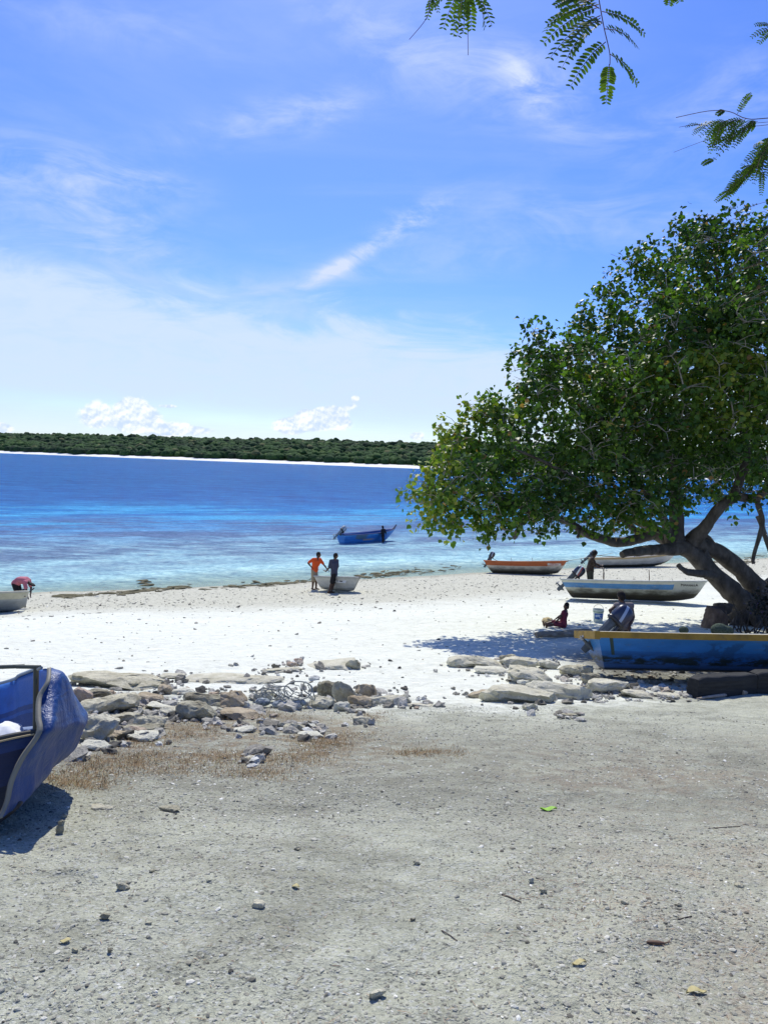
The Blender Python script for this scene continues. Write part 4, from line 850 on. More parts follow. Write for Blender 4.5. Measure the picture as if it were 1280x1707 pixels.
def cowl_mat(name, c, stripe=(.75, .78, .8), s2=(.45, .08, .07), lo=.02, hi=.09):
    m, t, p, out = newmat(name); oc = t.new('ShaderNodeTexCoord').outputs['Object']; x, y, z = t.sep(oc)
    n = t.noise(oc, 9, 5, .6); s = t.m('ADD', x, t.m('MULTIPLY', z, .25)); col_ = t.mix(n, tuple(v * .8 for v in c), tuple(v * 1.2 for v in c))
    col_ = t.mix(t.m('MULTIPLY', t.m('GREATER_THAN', s, lo), t.m('LESS_THAN', s, hi)), col_, stripe)
    col_ = t.mix(t.m('MULTIPLY', t.m('GREATER_THAN', s, hi + .012), t.m('LESS_THAN', s, hi + .055)), col_, s2)
    t.put(p.inputs['Base Color'], col_); p.inputs['Roughness'].default_value = .35; p.inputs['Coat Weight'].default_value = .2; return m
NAVY = cowl_mat('navy_cowl', (.022, .032, .07)); GREYC = cowl_mat('grey_cowl', (.30, .31, .32), (.7, .7, .72), (.06, .06, .08)); BLACKC = cowl_mat('black_cowl', (.02, .022, .026), (.10, .16, .28), (.6, .6, .62))
NAVYP = cowl_mat('navy_cowl_patched', (.022, .030, .065), (.30, .38, .52), (.028, .036, .075), .03, .10)
LEGM = nmat('motor_grey', [(.3, (.055, .07, .085)), (.7, (.12, .14, .16))], 8, 4, .45)
def outboard(parent, loc, tilt, s=1.0, cowl=None, leg=None, tiller=True, yaw=0.0):
    """outboard motor clamped to the transom; modelled upright (cowl up, leg down, propeller behind at -x), then tilted"""
    e = empty('outboard_motor', loc, 0); e.parent = parent; e.rotation_euler = (0, R(tilt), R(yaw)); e.scale = (s,) * 3
    leg = leg or LEGM
    mb = MB(); mb.ell((-.02, 0, .33), (.215, .15, .25), None, 22, 14, 2.7); o = mb.build('cowl', cowl or NAVY, e, True)
    mb = MB(); mb.ell((-.02, 0, .13), (.23, .145, .055), None, 18, 8, 3); mb.build('cowl_base', DARKM, e, True)
    mb = MB(); mb.box((-.07, 0, -.18), (.17, .10, .58), None, (1.3, 1.25), .035); mb.box((-.09, 0, -.50), (.24, .15, .02), None, (1, 1), .03); mb.box((-.06, 0, -.62), (.13, .045, .26), Matrix.Identity(3), (1.15, 1.2), .02); mb.build('leg', leg, e, bevel=.008)
    mb = MB(); mb.ell((-.07, 0, -.70), (.20, .045, .045), None, 16, 8, 2); mb.box((-.06, 0, -.81), (.14, .016, .16), Matrix.Identity(3), (1.3, 1), .004); mb.build('gearcase', leg, e, True)
    mb = MB(); mb.tube([(-.24, 0, -.70), (-.34, 0, -.70)], [.035, .022], 10)
    for k in range(3):
        an = k * 2.094; rot = Matrix.Rotation(an, 3, 'X') @ Matrix.Rotation(R(28), 3, 'Z'); mb.ell(Vector((-.29, 0, -.70)) + Matrix.Rotation(an, 3, 'X') @ Vector((0, 0, .075)), (.010, .045, .06), rot, 10, 6)
    mb.build('propeller', METAL, e, True)
    mb = MB(); mb.box((.09, 0, -.06), (.06, .20, .26), None, (1, .8), .01); mb.box((.15, .06, -.16), (.05, .05, .14)); mb.box((.15, -.06, -.16), (.05, .05, .14)); mb.build('clamp_bracket', DARKM, e, bevel=.004)
    if tiller:
        mb = MB(); mb.tube([(.16, .03, .10), (.34, .03, .10), (.50, .03, .12)], [.022, .02, .018], 8); mb.tube([(.50, .03, .12), (.64, .03, .125)], [.027, .025], 10); mb.build('tiller', DARKM, e, True)
    return e
def boat(name, stern_px, bow_px, label, B=1.35, H=.55, water=False, lift=0.0, group=None, Lf=1.0, **kw):
    g = onwater if water else ground; p0, p1 = g(*stern_px), g(*bow_px); d = p1 - p0; yaw = math.atan2(d.y, d.x)
    L = math.hypot(d.x, d.y) * Lf; pit = math.atan2(d.z, math.hypot(d.x, d.y)); e = empty(name, p0 + Vector((0, 0, lift)), 0, label, 'boat', group)
    e.rotation_euler = Euler((kw.pop('roll', 0.0), -pit, yaw), 'XYZ'); return e, L
def text_part(name, body, size, mt, parent, loc, rot, ext=.002, sx=1.0):
    cu = bpy.data.curves.new(name, 'FONT'); cu.body = body; cu.size = size; cu.extrude = ext; cu.align_x = 'CENTER'; cu.align_y = 'CENTER'; cu.materials.append(mt)
    o = bpy.data.objects.new(name, cu); me = bpy.data.meshes.new_from_object(o); bpy.data.objects.remove(o); me.materials.clear(); me.materials.append(mt)
    o = bpy.data.objects.new(name, me); col.objects.link(o); o.parent = parent; o.location = loc; o.rotation_euler = rot; o.scale = (sx, 1, 1); return o
def solid(name, c, rough=.6, **k): return nmat(name, [(.3, tuple(v * .8 for v in c)), (.7, tuple(min(1, v * 1.12) for v in c))], 6, 6, rough, .15, 40, .004, **k)
GRP = 'open fishing boats pulled up on the beach'
WH = (.66, .67, .62); BL = (.10, .30, .62)

# 1 orange and white boat at the water's edge
e, L = boat('fishing_boat', (822, 955), (944, 959), 'orange and white open boat with a black motor, beached left of the tree', group=GRP, roll=R(-8))
m1 = paint('orange_white_paint', [(0, (.10, .085, .06)), (.30, (.40, .37, .30)), (.44, (.56, .52, .44)), (.70, (.46, .12, .04)), (.93, (.38, .10, .035))], (.30, .22, .15), .7, gamt=.9, ghi=.68, glo=.22)
mi = solid('faded_interior', (.42, .40, .34)); o, P = hull_mesh('hull', L, 1.45, .66, m1, mi, e, .50, .42, .12, .16, .74, bs=.02)
boat_fittings(P, e, L, 1.4, .6, solid('orange_rail', (.55, .16, .05)), WOOD)
outboard(e, (-.20, 0, .84), 30, .72, BLACKC)
pl = P(.90, .74, -1); q1, q2 = P(.80, .80, -1), P(.965, .80, -1); dd = q2 - q1; ya = math.atan2(dd.y, dd.x)
mb = MB(); mb.box((0, 0, 0), (.75, .012, .13)); o = mb.build('name_board', solid('cream_board', (.66, .60, .50)), e); o.location = (q1 + q2) / 2 + Vector((0, -.055, 0)); o.rotation_euler = (0, 0, ya)
text_part('lettering', 'MARTELA', .11, solid('red_letters', (.50, .06, .04)), e, o.location + Vector((.0, -.012, 0)), (R(90), 0, ya))
mb = MB(); bt = P(1, 1, 1); mb.tube([bt, bt + Vector((.10, 0, .03))], [.05, .04], 8); mb.tube([bt + Vector((0, 0, .02)), bt + Vector((1.1, .4, .25)), bt + Vector((2.4, .8, .55))], .012, 5); mb.build('bow_rope', solid('old_rope', (.40, .38, .32)), e, True)
for u_, v_ in ((.36, .9), (.62, .9)): mb = MB(); pp = P(u_, 1, -1); mb.tube([pp + Vector((0, .1, -.1)), pp + Vector((-.08, .2, .22))], .012, 5); mb.build('oarlock', WOOD, e)

# 2 blue, white boat with a man at the stern
e, L = boat('fishing_boat', (955, 999), (1178, 1008), 'white boat with broad blue stripe and weedy bottom, man standing at its stern', group=GRP, roll=R(-7), lift=.06)
def xt(t, c, U, V_, oc): return t.mix(t.m('MULTIPLY', t.m('GREATER_THAN', U, .80), t.m('GREATER_THAN', V_, .42)), c, (.44, .46, .42))
m2 = paint('blue_white_paint', [(0, (.12, .11, .07)), (.36, (.44, .45, .37)), (.66, (.085, .24, .50)), (.88, (.50, .52, .46))], (.42, .41, .34), .7, gamt=.95, ghi=.74, glo=.34, grime=(.065, .055, .035), extra=xt)
o, P = hull_mesh('hull', L, 1.6, .70, m2, mi, e, .45, .34, .08, .22, .76); boat2, P2, L2 = e, P, L
boat_fittings(P, e, L, 1.5, .6, solid('grey_rail', (.48, .50, .47)), WOOD)
outboard(e, (.02, 0, .80), 46, .92, NAVY)
q1, q2 = P(.84, .84, -1), P(.97, .84, -1); ya = math.atan2(q2.y - q1.y, q2.x - q1.x)
text_part('lettering', 'MARIBELA', .14, solid('black_letters', (.03, .03, .035)), e, (q1 + q2) / 2 + Vector((-.02, -.05, 0)), (R(84), 0, ya), .004, 1.0)
mb = MB(); c = P(.42, .95, 1); mb.box((c.x, c.y - .12, c.z + .03), (2.4, .05, .05)); mb.build('rail_board', solid('mustard_board', (.45, .30, .08)), e)
for u_, h_, lean in ((.275, .55, -.05), (.60, .52, .02)):
    pp = P(u_, .9, 1); mb = MB(); mb.tube([pp + Vector((0, -.1, -.2)), pp + Vector((lean, -.1, h_ * .5)), pp + Vector((lean * .3, -.1, h_))], [.02, .018, .014], 6); mb.build('stake', WOOD, e)

# 3 white boat behind the tree
e, L = boat('fishing_boat', (992, 946), (1130, 944), 'long white boat with a tan rail, furthest right, seen under the tree boughs', group=GRP, roll=R(-6))
m3 = paint('white_paint', [(0, (.05, .05, .045)), (.34, (.56, .55, .50)), (.66, (.62, .61, .56)), (.88, (.50, .38, .20))], (.40, .36, .28), .4, gamt=.8, ghi=.5, glo=.2)
o, P = hull_mesh('hull', L, 1.5, .60, m3, mi, e, .8, .45, .34, .5, .74, bs=0)
boat_fittings(P, e, L, 1.4, .5, solid('tan_rail', (.46, .36, .20)), WOOD); outboard(e, (-.30, 0, .72), 52, .9, BLACKC)
mb = MB(); a, b = P(.1, 1, 1), P(.5, 1, 0); mb.tube([(.2, .2, .75), (1.4, 0, .66), (2.6, -.1, .56)], .025, 6); mb.build('oar', WOOD, e, True)
mb = MB(); mb.tube([(2.5, -.2, .55), (2.55, -.2, .75), (2.7, -.2, .8), (2.85, -.2, .72), (2.9, -.2, .55)], .03, 8); mb.build('hoop', solid('blue_hose', (.06, .16, .42)), e, True)

# 4 blue boat afloat
e, L = boat('fishing_boat', (570, 906), (658, 900), 'bright blue boat afloat in the shallows with upturned bow and tilted grey motor', water=True, group='boats afloat', lift=-.22)
def xt4(t, c, U, V_, oc):
    c = t.mix(t.m('MULTIPLY', t.ss(U, .16, .20), t.m('MULTIPLY', t.ss(U, .42, .34), t.ss(t.m('SUBTRACT', V_, t.m('MULTIPLY', U, -.6)), .76, .84))), c, (.10, .16, .22))
    return t.mix(t.m('MULTIPLY', t.m('MULTIPLY', t.ss(U, .32, .35), t.ss(U, .60, .45)), t.m('MULTIPLY', t.ss(V_, .50, .55), t.ss(V_, .68, .62))), c, (.45, .33, .25))
m4 = paint('bright_blue_paint', [(0, (.04, .09, .20)), (.30, (.05, .24, .62)), (.60, (.04, .20, .56)), (.90, (.08, .32, .68))], (.12, .20, .35), .3, gamt=.45, extra=xt4)
o, P = hull_mesh('hull', L, 1.5, .90, m4, solid('blue_interior', (.03, .10, .30)), e, .95, .15, .26, .36, .72)
boat_fittings(P, e, L, 1.4, .6, solid('blue_rail', (.03, .07, .20)), WOOD); outboard(e, (-.12, 0, 1.10), 52, 1.0, GREYC, METAL); boat4, P4, L4 = e, P, L
bt = P(1, 1, 1); mb = MB(); mb.tube([bt + Vector((-.25, 0, -.1)), bt + Vector((.12, 0, .28))], [.06, .05], 8); mb.build('stem_post', solid('stem_dark', (.03, .04, .07)), e, True)

# 5 small white dinghy between the two men
e, L = boat('dinghy', (540, 984), (597, 989), 'small grey-white dinghy with a name plate that two men stand beside', group=None, lift=.04, roll=R(-10))
m5 = paint('dull_white_paint', [(0, (.36, .36, .32)), (.3, (.50, .50, .46)), (.90, (.42, .43, .40))], (.38, .38, .34), .4, gamt=.35)
o, P = hull_mesh('hull', L, 1.15, .56, m5, mi, e, .30, .24, .08, .12, .80); boat5, P5, L5 = e, P, L
boat_fittings(P, e, L, 1.1, .5, solid('grey_white_rail', (.45, .46, .43)), WOOD, (.03, .03), (.3, .65), ribs=False)
q1, q2 = P(.60, .74, -1), P(.86, .74, -1); ya = math.atan2(q2.y - q1.y, q2.x - q1.x); mb = MB(); mb.box((0, 0, 0), (.55, .012, .13)); o = mb.build('name_plate', solid('white_plate', (.72, .72, .68)), e); o.location = (q1 + q2) / 2 + Vector((0, -.05, 0)); o.rotation_euler = (R(-12), 0, ya)
mb = MB(); mb.box((0, 0, 0), (.15, .012, .04)); mb.box((-.19, 0, 0), (.11, .012, .02)); o2 = mb.build('plate_mark', solid('black_mark', (.03, .03, .03)), e); o2.location = o.location + Vector((.03, -.008, 0)); o2.rotation_euler = (R(-12), 0, ya)
pp = P(.9, 1, 1); mb = MB(); mb.tube([P(.35, 1, 1) + Vector((0, -.3, .03)), pp + Vector((.35, -.3, .06))], .022, 6); mb.build('oar', WOOD, e, True)

# 6 cream boat cut by the left edge
e, L = boat('dinghy', (-70, 1024), (48, 1018), 'cream and grey boat cut by the left edge, someone in pink bending over it', roll=R(-9))
m6 = paint('cream_grey_paint', [(0, (.24, .26, .26)), (.62, (.30, .32, .31)), (.70, (.46, .44, .32)), (.95, (.50, .48, .38))], (.3, .3, .28), .4, gamt=.35)
o, P = hull_mesh('hull', L, 1.3, .62, m6, mi, e, .08, .1, .02, .25, .85); boat6, P6 = e, P
boat_fittings(P, e, L, 1.3, .5, solid('cream_rail', (.46, .44, .34)), WOOD, (.03, .04), (.3, .6, .85), ribs=False)
mb = MB(); a = P(.93, 1, 1); mb.ell((a.x, 0, a.z + .05), (.05, .05, .07)); mb.tube([(a.x + .2, 0, a.z), (a.x + .38, 0, a.z + .12)], .02, 6); mb.build('cleat', DARKM, e, True)

# 7 big blue boat with mustard rail under the tree
e, L = boat('fishing_boat', (1004, 1132), (1345, 1139), 'large blue boat with a mustard yellow gunwale, nearest on the right below the tree', group=GRP, Lf=1.35, lift=.17, roll=R(-12.5))
def xt7(t, c, U, V_, oc):
    n = t.noise(t.scale(oc, (1, 1, 1.2)), 2.2, 6, .6); c = t.mix(t.m('MULTIPLY', t.m('MULTIPLY', t.ss(n, .50, .56), t.ss(U, .28, .32)), t.m('MULTIPLY', t.ss(V_, .86, .78), .75)), c, (.025, .09, .22))
    st = t.m('MULTIPLY', t.m('MULTIPLY', t.m('GREATER_THAN', U, .035), t.m('LESS_THAN', U, .047)), t.m('GREATER_THAN', V_, .50)); c = t.mix(st, c, (.04, .07, .06))
    n2 = t.noise(t.scale(oc, (1.0, 1, 3)), 3.2, 7, .72); bandm = t.m('MULTIPLY', t.ss(V_, .22, .28), t.ss(V_, .60, .40)); return t.mix(t.m('MULTIPLY', bandm, t.ss(n2, .40, .52)), c, (.022, .035, .035))
m7 = paint('deep_blue_paint', [(0, (.02, .045, .10)), (.12, (.05, .13, .32)), (.34, (.03, .14, .40)), (.60, (.035, .19, .52)), (.86, (.04, .21, .55))], (.10, .16, .22), .45, gamt=.5, ghi=.30, glo=.0, extra=xt7, scale=2.2)
o, P = hull_mesh('hull', L, 1.50, .66, m7, solid('pale_interior', (.42, .43, .38)), e, .9, .27, .05, .4, .78, .05, .5)
MU = nmat('mustard_rail_paint', [(.3, (.20, .13, .03)), (.55, (.32, .195, .03)), (.8, (.38, .25, .05))], 5, 7, .6, .3, 30, .006, dirt=((.12, .09, .05), 7, .60, .72))
rb = MB()
for sg in (-1, 1):
    pts = [P(i / 40, 1, sg) for i in range(41)]
    for a, b in zip(pts[:-1], pts[1:]):
        V = [a + Vector((0, sg * y, z)) for y, z in ((.035, -.09), (.045, .015), (-.07, .02), (-.07, -.03))] + [b + Vector((0, sg * y, z)) for y, z in ((.035, -.09), (.045, .015), (-.07, .02), (-.07, -.03))]
        rb.add(V, [(0, 1, 5, 4), (1, 2, 6, 5), (2, 3, 7, 6), (3, 0, 4, 7)])
a, b = P(0, 1, -1), P(0, 1, 1); rb.box((a + b) / 2 + Vector((-.02, 0, -.045)), (.09, abs(b.y - a.y) + .1, .14)); rb.build('gunwale', MU, e)
for s in (.22, .42, .62): a, b = P(s, .84, -1), P(s, .84, 1); mb = MB(); mb.box((a + b) / 2, (.26, abs(b.y - a.y) - .1, .04)); mb.build('seat', WOOD, e, bevel=.004)
V = []; F = []
for i in range(21):
    for sg in (-1, 1): p_ = P(.02 + .86 * i / 20, .16, sg); V.append((p_.x, p_.y - sg * .03, p_.z + .03))
for i in range(20): F.append((2 * i, 2 * i + 2, 2 * i + 3, 2 * i + 1))
o = mesh_np('floorboards', V, F, WOOD, e, False); o.modifiers.new('thick', 'SOLIDIFY').thickness = .02
outboard(e, (.20, .05, .78), 46, .80, NAVYP); boat7, P7, L7 = e, P, L
for k, (xx, yy, sc_) in enumerate(((1.75, .60, .06), (2.45, .62, .11), (2.62, .66, .08))):
    mb = MB(); mb.ell((xx, yy, .72 + sc_ * .3), (sc_ * 1.6, sc_, sc_ * 1.2), None, 12, 8); mb.build('net_bundle', nmat('green_net', [(.3, (.03, .05, .035)), (.7, (.10, .13, .09))], 30, 6, .95, .9, 60, .02), e, True)

# ------------------------------------------------------------------ tarpaulin boat on the left
TS = .85
TA = at(0, 1365, 4.05 * TS)
def atp(x, y, dd): return at(x, y, dd * TS)
tarpb = empty('covered_boat', TA, 0, 'dark blue boat cut by the left edge, its bow wrapped in a shiny blue tarpaulin', 'boat', None)
def tmat(name, c1, c2, rough, vk=9):
    m, t, p, out = newmat(name); oc = t.new('ShaderNodeTexCoord').outputs['Object']; n = t.noise(t.scale(oc, (3, 3, 1)), 3.0, 6, .6); n2 = t.noise(t.scale(oc, (6, 6, 1.0)), 4, 5, .7)
    t.put(p.inputs['Base Color'], t.mix(n, c1, c2)); t.put(p.inputs['Roughness'], t.ss(n2, .3, .7, rough - .12, rough + .15)); p.inputs['Specular IOR Level'].default_value = .6
    w = t.new('ShaderNodeTexWave'); w.inputs['Scale'].default_value = 120; t.put(w.inputs['Vector'], oc)
    sc_ = t.ss(t.noise(t.scale(oc, (14, 14, 2.0)), 3.0, 7, .75), .58, .70, 0, .35); t.put(p.inputs['Base Color'], t.mix(sc_, t.mix(n, c1, c2), (.10, .16, .34))); b = t.bump(n2, .35, .03); b = t.bump(t.noise(oc, 7, 4, .6, .8), .45, .05, b); t.put(p.inputs['Normal'], b)
    tl = t.new('ShaderNodeBsdfTranslucent'); tl.inputs[0].default_value = (*[v * .8 for v in c2], 1); mx = t.new('ShaderNodeMixShader'); mx.inputs[0].default_value = .12
    t.l.new(p.outputs[0], mx.inputs[1]); t.l.new(tl.outputs[0], mx.inputs[2]); t.l.new(mx.outputs[0], out.inputs[0]); return m
TARP = tmat('blue_tarpaulin', (.006, .036, .15), (.012, .080, .30), .42)
def spl(pts, n):
    pts = [Vector(p) for p in pts]; out = []; m = len(pts) - 1
    for i in range(n + 1):
        f = i / n * m; k = min(int(f), m - 1); u = f - k; p0, p1, p2, p3 = pts[max(k - 1, 0)], pts[k], pts[k + 1], pts[min(k + 2, m)]
        out.append(.5 * ((2 * p1) + (p2 - p0) * u + (2 * p0 - 5 * p1 + 4 * p2 - p3) * u * u + (3 * p1 - p0 - 3 * p2 + p3) * u ** 3))
    return out
hem = [(84, 1114, 4.62), (82, 1136, 4.5), (68, 1162, 4.42), (66, 1195, 4.3), (67, 1222, 4.22), (40, 1262, 4.15), (22, 1300, 4.1), (14, 1335, 4.06), (2, 1364, 4.0)]
mid1 = [(88, 1116, 4.7), (100, 1126, 4.62), (99, 1155, 4.5), (98, 1190, 4.38), (94, 1213, 4.32), (72, 1252, 4.30), (50, 1290, 4.25), (36, 1322, 4.18), (18, 1352, 4.1)]
sil = [(90, 1117, 4.8), (106, 1128, 4.86), (121, 1156, 4.92), (129, 1186, 4.95), (133, 1203, 4.95), (112, 1246, 4.75), (92, 1278, 4.6), (70, 1304, 4.45), (36, 1338, 4.22)]
bk1 = [(86, 1116, 5.0), (96, 1128, 5.25), (112, 1158, 5.5), (132, 1180, 5.45), (138, 1196, 5.4), (122, 1240, 5.3), (96, 1262, 5.2), (66, 1290, 5.0), (26, 1330, 4.6)]
bk2 = [(72, 1116, 5.2), (66, 1132, 5.7), (60, 1160, 6.0), (60, 1180, 6.0), (60, 1200, 6.0), (44, 1236, 5.9), (30, 1262, 5.7), (10, 1290, 5.4), (-20, 1330, 5.0)]
NT_ = 56; cols5 = [spl([atp(*p) for p in c], NT_) for c in (hem, mid1, sil, bk1, bk2)]; V = []; F = []; NS = 48
for i in range(NT_ + 1):
    row = spl([c[i] for c in cols5], NS)
    for j, q in enumerate(row):
        w = math.sin(math.pi * min(1, j / NS * 1.0)); nn = mnoise.noise_vector(Vector((q.x * 5, q.y * 5, q.z * 2.2))) * .030 + mnoise.noise_vector(Vector((q.x * 14, q.y * 14, q.z * 5))) * .012
        crease = .022 * math.exp(-((i / NT_ - .515) / .025) ** 2); dirn = Vector((.7, -.7, 0)); V.append(q + nn * w + dirn * crease * w - TA)
for i in range(NT_):
    for j in range(NS): a = i * (NS + 1) + j; F.append((a, a + 1, a + NS + 2, a + NS + 1))
tp = mesh_np('tarpaulin', V, F, TARP, tarpb, True); tp.modifiers.new('thick', 'SOLIDIFY').thickness = .004
HEMM = solid('grey_tape', (.22, .21, .17)); hp = [atp(x, y, d - .02) - TA for x, y, d in hem]; hp = spl(hp, 40)
V = []; F = []
for i, q in enumerate(hp):
    w = .008 + .004 * math.sin(i / 40 * 3.1); V += [q + Vector((-w, -.004, 0)), q + Vector((-w * .3, -.014, .002)), q + Vector((w, -.004, .003))]
for i in range(40):
    for k in range(2): F.append((3 * i + k, 3 * i + k + 1, 3 * i + k + 4, 3 * i + k + 3))
hm = mesh_np('hem', V, F, HEMM, tp, True); hm.modifiers.new('thick', 'SOLIDIFY').thickness = .006
# loose flap on the far side
fl = [[(118, 1168, 5.5), (134, 1180, 5.45), (139, 1196, 5.4)], [(112, 1196, 5.5), (130, 1204, 5.4), (136, 1212, 5.38)], [(108, 1226, 5.45), (126, 1222, 5.38), (139, 1224, 5.35)], [(100, 1250, 5.4), (112, 1246, 5.35), (124, 1238, 5.3)]]
V = []; F = []; rows = [spl([atp(*p) for p in r_], 10) for r_ in fl]
for i in range(13):
    row = spl([rows[k][0] for k in range(4)], 12)[i], 
    for j in range(11): q = spl([rows[k][j] for k in range(4)], 12)[i]; V.append(q + mnoise.noise_vector(q * 9) * .02 - TA)
for i in range(12):
    for j in range(10): a = i * 11 + j; F.append((a, a + 1, a + 12, a + 11))
o = mesh_np('tarpaulin_flap', V, F, tmat('light_blue_tarp', (.04, .12, .50), (.08, .20, .70), .4), tarpb, True); o.modifiers.new('thick', 'SOLIDIFY').thickness = .004
# hull sides: near side below the rail, far side standing higher
m8 = paint('shaded_blue_paint', [(0, (.006, .008, .02)), (.35, (.010, .02, .07)), (.8, (.016, .045, .17))], (.06, .08, .14), .3, gamt=.3)  # blue paint darkened so the near side's shade sits in its colour
def sheet(name, topc, botc, mt, n=24, k=10, bulge=0.0, th=.03):
    T = spl([atp(*p) for p in topc], n); Bm = spl([atp(*p) for p in botc], n); V = []; F = []; UV = []
    for i in range(n + 1):
        for j in range(k + 1):
            f = j / k; q = T[i].lerp(Bm[i], f); q.y += -bulge * math.sin(f * math.pi * .8); V.append(q - TA); UV.append((i / n, 1 - f))
    for i in range(n):
        for j in range(k): a = i * (k + 1) + j; F.append((a, a + 1, a + k + 2, a + k + 1))
    o = mesh_np(name, V, F, mt, tarpb, True, uv=UV); o.modifiers.new('thick', 'SOLIDIFY').thickness = th; return o
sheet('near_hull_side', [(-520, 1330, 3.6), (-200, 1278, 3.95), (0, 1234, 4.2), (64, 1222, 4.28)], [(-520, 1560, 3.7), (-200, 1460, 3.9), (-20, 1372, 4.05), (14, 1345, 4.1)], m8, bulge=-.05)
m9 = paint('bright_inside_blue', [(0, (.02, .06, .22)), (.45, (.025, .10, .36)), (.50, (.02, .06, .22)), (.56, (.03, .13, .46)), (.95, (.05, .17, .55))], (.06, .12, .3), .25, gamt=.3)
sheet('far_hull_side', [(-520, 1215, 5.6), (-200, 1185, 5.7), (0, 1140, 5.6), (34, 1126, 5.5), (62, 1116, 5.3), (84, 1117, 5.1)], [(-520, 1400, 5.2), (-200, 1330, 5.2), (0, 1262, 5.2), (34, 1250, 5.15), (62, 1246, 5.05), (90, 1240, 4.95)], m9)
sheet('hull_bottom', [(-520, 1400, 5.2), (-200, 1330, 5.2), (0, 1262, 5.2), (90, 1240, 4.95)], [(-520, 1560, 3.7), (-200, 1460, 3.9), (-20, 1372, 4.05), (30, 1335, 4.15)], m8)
for nm, pts, r_, mt in (('ridge_pole', [(-420, 1128, 4.9), (0, 1112, 4.75), (30, 1111.5, 4.72), (68, 1112, 4.7)], .011, solid('dark_pole', (.09, .10, .08))),
                        ('post', [(61, 1114, 4.68), (60.5, 1150, 4.6), (60, 1226, 4.45)], .014, solid('brown_post', (.10, .09, .05))),
                        ('near_rail', [(-520, 1327, 3.6), (-200, 1276, 3.93), (0, 1231, 4.18), (60, 1220, 4.26)], .014, solid('dark_rail', (.05, .05, .045))),
                        ('rail_trim', [(-520, 1336, 3.58), (-200, 1284, 3.9), (0, 1236, 4.155), (58, 1224, 4.23)], .005, solid('tan_trim', (.42, .33, .18))),
                        ('far_rail', [(-200, 1184, 5.68), (0, 1139, 5.58), (34, 1125, 5.48), (60, 1115, 5.3)], .010, solid('pale_trim', (.40, .46, .50)))):
    mb = MB(); mb.tube(spl([atp(*p) - TA for p in pts], 20), r_, 8); mb.build(nm, mt, tarpb, True)
mb = MB(); a = atp(64, 1116, 4.66) - TA; mb.tube([a, atp(70, 1113, 4.64) - TA], .009, 6); mb.build('lashing', solid('cord', (.35, .35, .32)), tarpb, True)
# cloth and board lying inside the bow
mb = MB(); q = [atp(-60, 1238, 4.5) - TA, atp(0, 1227, 4.5) - TA, atp(60, 1219, 4.5) - TA]; mb.tube(q, [.06, .06, .05], 8, True, .5); mb.build('seat', solid('grey_plank', (.16, .22, .36)), tarpb, True)
cb = MB(); cb.ell((0, 0, 0), (.13, .10, .045), None, 24, 14, 1.6); o = cb.build('cloth', solid('white_cloth', (.74, .76, .78)), None, True); o.location = atp(2, 1222, 4.42); tag(o, 'crumpled white cloth lying inside the bow of the covered boat', 'cloth')
for v in o.data.vertices: v.co += mnoise.noise_vector(v.co * 20) * .02

# ------------------------------------------------------------------ smaller things on the beach
# black timber baulks
def timber(pa, pb, w, h, lab):
    a, b = ground(*pa), ground(*pb); d = b - a; n = 14; V = []; F = []; L = d.length; yaw = math.atan2(d.y, d.x)
    ring = [(w, .0), (w, h * .78), (w * .84, h * .96), (w * .6, h), (-w * .6, h), (-w * .84, h * .96), (-w, h * .78), (-w, 0)]
    for i in range(n + 1):
        f = i / n; en = 1 - .10 * math.exp(-f * 22) - .06 * math.exp(-(1 - f) * 22)
        for (y, z) in ring: V.append((f * L, y * en + .008 * mnoise.noise(Vector((f * 6, y * 9, z * 9))), z * en + .014 * mnoise.noise(Vector((f * 9, y * 9 + 5, z * 5)))))
    k = len(ring)
    for i in range(n):
        for j in range(k): F.append((i * k + j, i * k + (j + 1) % k, (i + 1) * k + (j + 1) % k, (i + 1) * k + j))
    F.append(tuple(range(k - 1, -1, -1))); F.append(tuple(n * k + j for j in range(k)))
    o = mesh_np('timber_baulk', V, F, TIM, None, False); o.location = a - Vector((0, 0, .02)); o.rotation_euler = (0, -math.atan2(d.z, math.hypot(d.x, d.y)), yaw); bv = o.modifiers.new('b', 'BEVEL'); bv.width = .012; bv.segments = 2; tag(o, lab, 'timber', 'black timbers')
TIM = nmat('charred_timber', [(.3, (.012, .013, .014)), (.6, (.03, .032, .033)), (.85, (.08, .08, .078))], 6, 7, .8, .6, 30, .01, (.3, 3, 3))
timber((1152, 1163), (1250, 1155), .12, .36, 'thick black timber with pale worn top, left one of the two timbers')
timber((1251, 1155), (1370, 1152), .13, .40, 'second black timber cut by the right edge behind the driftwood')
# log
a, b = ground(893, 1064), ground(972, 1060); mb = MB(); pts = [a.lerp(b, f) + Vector((0, 0, .085 + .01 * math.sin(f * 9))) - a for f in (0, .15, .3, .5, .7, .85, 1, 1.15)]; mb.tube(pts, [.075, .08, .082, .084, .09, .095, .10, .10], 12)
o = mb.build('log', nmat('driftwood_log', [(.3, (.16, .12, .08)), (.5, (.34, .28, .20)), (.75, (.52, .46, .37))], 5, 7, .9, .9, 18, .03, (.4, 3, 3)), None, True); o.location = a; tag(o, 'short pale driftwood log on the shaded sand left of the blue boat stern', 'log')
